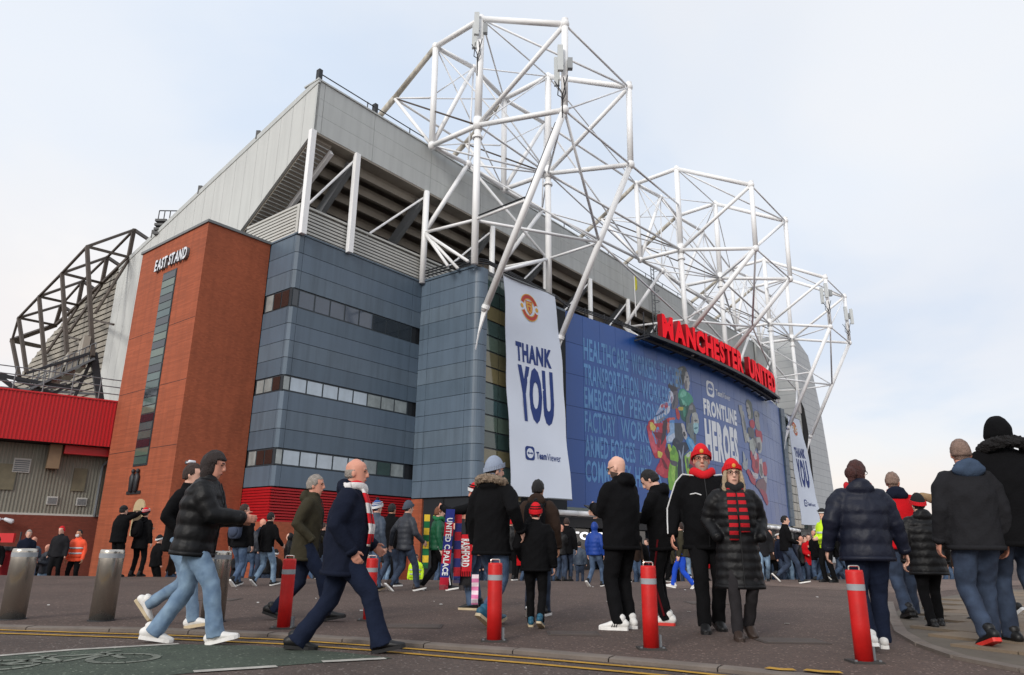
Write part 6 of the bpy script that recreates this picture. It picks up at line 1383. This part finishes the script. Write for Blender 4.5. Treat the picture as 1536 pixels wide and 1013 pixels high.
gs = P('man in green padded jacket with green and yellow scarf and striped track trousers', (652, 886), 758, 74, pose=dict(stride=.6, lead=1, heel=.05, R='hang', L='fwd'), fit=dict(jacket=grn, jtype='puffer', hem=.84, trousers=tb, legstripe=M_wht_, shoes=(BS, WSO), hair=('short', 'ginger'), skin='pale', scarf=GY, tails=()), q=1)
P('man in bright blue padded jacket, head up in hood, near the shop entrance', (893, 880), 783, 40, pose=dict(stride=.5, lead=1, heel=.06), fit=dict(jacket=blu, jtype='puffer', hem=.84, hood='up', trousers=jm_, tname='jeans', shoes=(BS, WSO), hair=('short', 'brown')), q=1)
P('person in cobalt blue trousers and white trainers behind the red beanie couple', (1026, 883), 782, -70, pose=dict(stride=.6, lead=1, heel=.05), fit=dict(jacket=olive, hem=.84, trousers=cob, shoes=(WS, WSO), hair=('short', 'brown')), q=1)
P('dark haired man in black jacket and dark jeans striding before the glass bay', (1184, 875), 772, 95, pose=dict(stride=.62, lead=1, heel=.13, heelpitch=45, R='belly', L='belly', yaw=18), fit=dict(jacket=blkw, hem=.84, trousers=jd, tname='jeans', shoes=(BS, WSO), hair=('short', 'black'), skin='pale'), q=1)
P('police officer in flat cap and yellow hi-vis jacket', (1246, 874), 766, 250, pose=dict(stance=.12, R='belly', L='belly', yaw=-20), fit=dict(jacket=HIV, hem=.82, trousers=tb, shoes=(BS, BS), hat=('police', BLKK, M_wht_), hair=('crop', 'brown'), vest=(HIV, REF)), q=1)
P('man in dark jacket and jeans walking beside the police officer', (1262, 874), 790, 110, pose=dict(stride=.66, lead=1, heel=.12, heelpitch=44), fit=dict(jacket=blkw, hem=.82, trousers=jm_, tname='jeans', shoes=(BS, WSO), hair=('short', 'brown')), q=1)
# beyond the crest of the plaza
def beyond(x_px, d, head_y=None):
    dd = ray(x_px, 830); k = d / dd[1]; p = CAM0 + k * dd; return np.array((p[0], p[1], gz(p[0], p[1])))
P('man in black cap holding a phone up to photograph the brick tower', pos=beyond(174, 20.2), H=1.86, az=28, pose=dict(R='up', L=(-.08, .40, 1.58), yaw=4, nod=6), fit=dict(jacket=blkw, hem=.82, wide=1.2, trousers=tb, shoes=(BS, BS), hat=('cap', BLKK, None), hair=('short', 'black'), held='phone'), q=1)
P('person in black coat with a dark shoulder bag beside the man photographing the tower', pos=beyond(208, 20.6), H=1.80, az=10, pose=dict(R='hang', L='phone'), fit=dict(jacket=blkw, hem=.70, wide=1.1, trousers=tb, shoes=(BS, BS), hat=('beanie', RED, BLKK), band=M_wht_, hair=('short', 'black'), backpack=blkw), q=1)
P('steward in orange hi-vis jacket and white face mask', pos=beyond(115, 23.4), H=1.74, az=185, pose=dict(stance=.14), fit=dict(jacket=HIO, hem=.80, wide=1.15, trousers=tb, shoes=(BS, BS), hair=('crop', 'black'), mask=True, skin='tan', vest=(HIO, REF)), q=1)
P('steward in yellow hi-vis jacket by the brick pier', pos=beyond(625, 27.5), H=1.70, az=190, pose=dict(), fit=dict(jacket=HIV, hem=.80, wide=1.15, trousers=tb, shoes=(BS, BS), hair=('short', 'black'), mask=True, vest=(HIV, REF)), q=1)
P('tall dark haired man in black coat standing by the shop entrance', pos=beyond(850, 22.5), H=1.84, az=15, pose=dict(stride=.2), fit=dict(jacket=blkw, hem=.74, trousers=jd, shoes=(BS, BS), hair=('short', 'brown')), q=1)
protos = [
    P('person in black jacket and jeans in the crowd below the mural', pos=beyond(869, 28), H=1.62, az=20, pose=dict(stride=.2), fit=dict(jacket=bla, hem=.82, trousers=jd, shoes=(BS, WSO), hair=('short', 'black')), q=0),
    P('person in red coat in the crowd by the glass bay', pos=beyond(1215, 25), H=1.72, az=200, pose=dict(R='belly', L='belly'), fit=dict(jacket=redj, hem=.72, trousers=jd, shoes=(BS, WSO), hair=('short', 'brown')), q=0),
    P('person in black beanie in the crowd by the glass bay', pos=beyond(1211, 27), H=1.8, az=150, pose=dict(stride=.3), fit=dict(jacket=blkw, hem=.80, trousers=jd, shoes=(BS, BS), hat=('beanie', BLKK, M_wht_), hair=('crop', 'black')), q=0),
    P('bald person in dark jacket in the crowd by the glass bay', pos=beyond(1225, 24), H=1.72, az=340, pose=dict(stance=.14, R='phone', L='chest'), fit=dict(jacket=blkw, hem=.80, wide=1.1, trousers=jm_, shoes=(BS, BS), hair=None, skin='ruddy'), q=0),
    P('person in hooded dark coat in the crowd below the mural', pos=beyond(1005, 25), H=1.68, az=80, pose=dict(stride=.5, heel=.08), fit=dict(jacket=olive, hem=.74, hood='up', trousers=tb, shoes=(BS, WSO), hair=None), q=0),
]
flush()
# bare-handed walkers get their arms already; the rest of the crowd is made of further individuals
JN = [('black', blkw), ('black', blk), ('navy', nvyw), ('red', redj), ('charcoal', char), ('olive', olive), ('brown', brn), ('slate blue', bla), ('black', blkw), ('grey', dgr), ('navy', nvy), ('black', blkw), ('black', blk), ('charcoal', dgr)]
TN = [('jeans', jd), ('jeans', jm_), ('black trousers', tb), ('pale jeans', jl)]
HN = [None, None, RED, BLKK, None, DGK, HAIRM['grey'], HAIRM['brown']]
spots = []
for x0, x1, n_, d0, d1 in ((-12, 150, 12, 23, 27), (226, 330, 4, 24, 27), (330, 470, 9, 21.5, 27), (470, 640, 12, 21.3, 28), (640, 830, 16, 21.3, 28), (815, 1140, 30, 21.2, 29), (1135, 1300, 26, 21.6, 29), (1300, 1470, 12, 25, 33)):
    for k in range(n_): spots.append((x0 + (x1 - x0) * (k + rng.uniform(.15, .85)) / n_, rng.uniform(d0, d1)))
spots = [s_ for s_ in spots if not any(a < s_[0] < b for a, b in ((850, 910), (88, 142), (606, 644), (1236, 1258)))]
HLAB = {RED.name: ', red headgear', BLKK.name: ', black headgear', DGK.name: ', slate headgear', 'hair_grey': ', grey topped', 'hair_brown': ', brown topped'}
where = lambda x: 'by the brick tower' if x < 300 else 'under the red louvres' if x < 620 else 'by the near banner' if x < 840 else 'below the blue mural' if x < 1140 else 'by the far glass bay' if x < 1290 else 'beyond the flagstones'
for i, (x, d) in enumerate(spots):
    jn, jm2 = JN[(i * 5 + i // 3) % len(JN)]; tn_, tm2 = TN[(i * 3 + i // 4) % len(TN)]; hm2 = HN[(i * 7 + 1) % len(HN)]
    src = protos[(i * 2 + i // 5) % len(protos)]; p = beyond(x, d)
    recolour(src, 'distant fan in %s jacket%s and %s %s' % (jn, HLAB.get(hm2 and hm2.name, ''), tn_, where(x)), p, rng.uniform(0, 360), rng.uniform(1.62, 1.84), jm2, tm2, 'distant crowd below the stadium', hm2)
# stalls' red cloth at far left
stl = thing('red_stall', 'red cloth covered merchandise stall behind the left steel bollard', 'stall', beyond(-10, 25))
b0 = beyond(-10, 25)
MB().box(b0 + (0, 0, .75), 1.7, .9, 1.5).build('table_cloth', mat('stall_red', (150, 22, 30), .8, .15), stl); MB().box(b0 + (0, 0, 1.56), 1.9, 1.1, .12).build('counter', M_dark, stl); MB().box(b0 + (0, 0, 1.9), 1.2, .1, .3).build('header_board', M_red, stl)
for sx in (-.8, .8): MB().tube(b0 + (sx, 0, 1.5), b0 + (sx, 0, 2.1), .03, 6).build('pole', M_dark, stl)
# ------------------------------------------------------------------ scarves and things held
def long_scarf(name, label, top, length, w, yaw_deg, m, txt=None, tm=None, cat='scarf', tilt=0.0):
    t = thing(name, label, cat, top); top = np.array(top, float); a = math.radians(yaw_deg); ax = np.array((math.cos(a), math.sin(a), 0)); nr_ = np.array((ax[1], -ax[0], 0))
    def Pp(s, v, d=0): return top + ax * (s - .5) * w + np.array((0, 0, -length * v)) + ax * tilt * v + nr_ * (.03 * math.sin(v * 7 + s * 2) * v + d)
    mb = MB(); nv_ = 16
    for lay in (0, -.012):
        for j in range(nv_ + 1):
            for i in range(4): mb.v.append(Pp(i / 3, j / nv_, lay))
    o = 4 * (nv_ + 1)
    for j in range(nv_):
        for i in range(3): k = j * 4 + i; mb.f += [(k, k + 1, k + 5, k + 4), (o + k, o + k + 4, o + k + 5, o + k + 1)]
    mb.build('cloth', m, t, smooth=True)
    fr_ = MB()
    for i in range(8): fr_.hexa(Pp(i / 8 + .02, 1, -.004), ax * w * .06, nr_ * .008, (0, 0, -.07))
    fr_.build('fringe', m, t)
    if txt:
        v, f, asp = text_verts(txt, .03, 0, 2); g2 = MB()
        g2.v = [Pp(.5 + (.5 - p[1]) * .66 * -1, .12 + p[0] * .76, .012) for p in v]; g2.f = f; g2.build('lettering', tm or M_wht_, t, fix=False)
hd = lambda x, y, p: np.array((*atz(x, y, 0)[:2], 0)) * 0 + CAM0 + ray(x, y) * (p[1] / ray(x, y)[1])
sp0 = np.array(sel.location)
RBL = mat('scarf_red_blue', (170, 20, 44), .9, .12, 20, .3, 2.6, kind='stripe_z', rgb2=(34, 44, 120)); RBK = mat('scarf_red', (190, 24, 36), .9, .14, 8, .3, 60); PNK = mat('scarf_pink', (226, 130, 176), .9, .1, 20, .3, 9, kind='stripe_z', rgb2=(240, 220, 228))
long_scarf('match_scarf', 'red and blue half and half match scarf with white lettering, held high by its seller', hd(676, 764, sp0 - (0, .35, 0)), 1.06, .13, 8, RBL, 'UNITED C.PALACE', M_wht_, tilt=-.06)
long_scarf('match_scarf', 'dark blue and red scarf hanging behind the lettered half and half scarf', hd(688, 772, sp0 - (0, .25, 0)), .90, .10, 12, mat('scarf_navy_red', (34, 40, 96), .9, .12, 20, .3, 4, kind='stripe_z', rgb2=(150, 24, 36)))
long_scarf('player_scarf', 'red scarf lettered RASHFORD with a printed dark panel', hd(699, 802, sp0 - (0, .22, 0)), .52, .20, -6, RBK, 'RASHFORD', M_wht_)
long_scarf('player_scarf', 'black scarf panel with a pale printed face below the red lettered scarf', hd(698, 846, sp0 - (0, .20, 0)), .30, .17, -6, mat('scarf_black', (26, 24, 26), .9, .1))
long_scarf('pink_scarf', 'pink and white scarf hanging below the other scarves', hd(713, 862, sp0 - (0, .24, 0)), .34, .10, 0, PNK)
gp0 = np.array(gs.location)
long_scarf('shoulder_scarf', 'green and yellow barred scarf hanging down the back of the green jacket', hd(641, 772, gp0 - (0, .14, 0)), 1.02, .12, 20, GY)
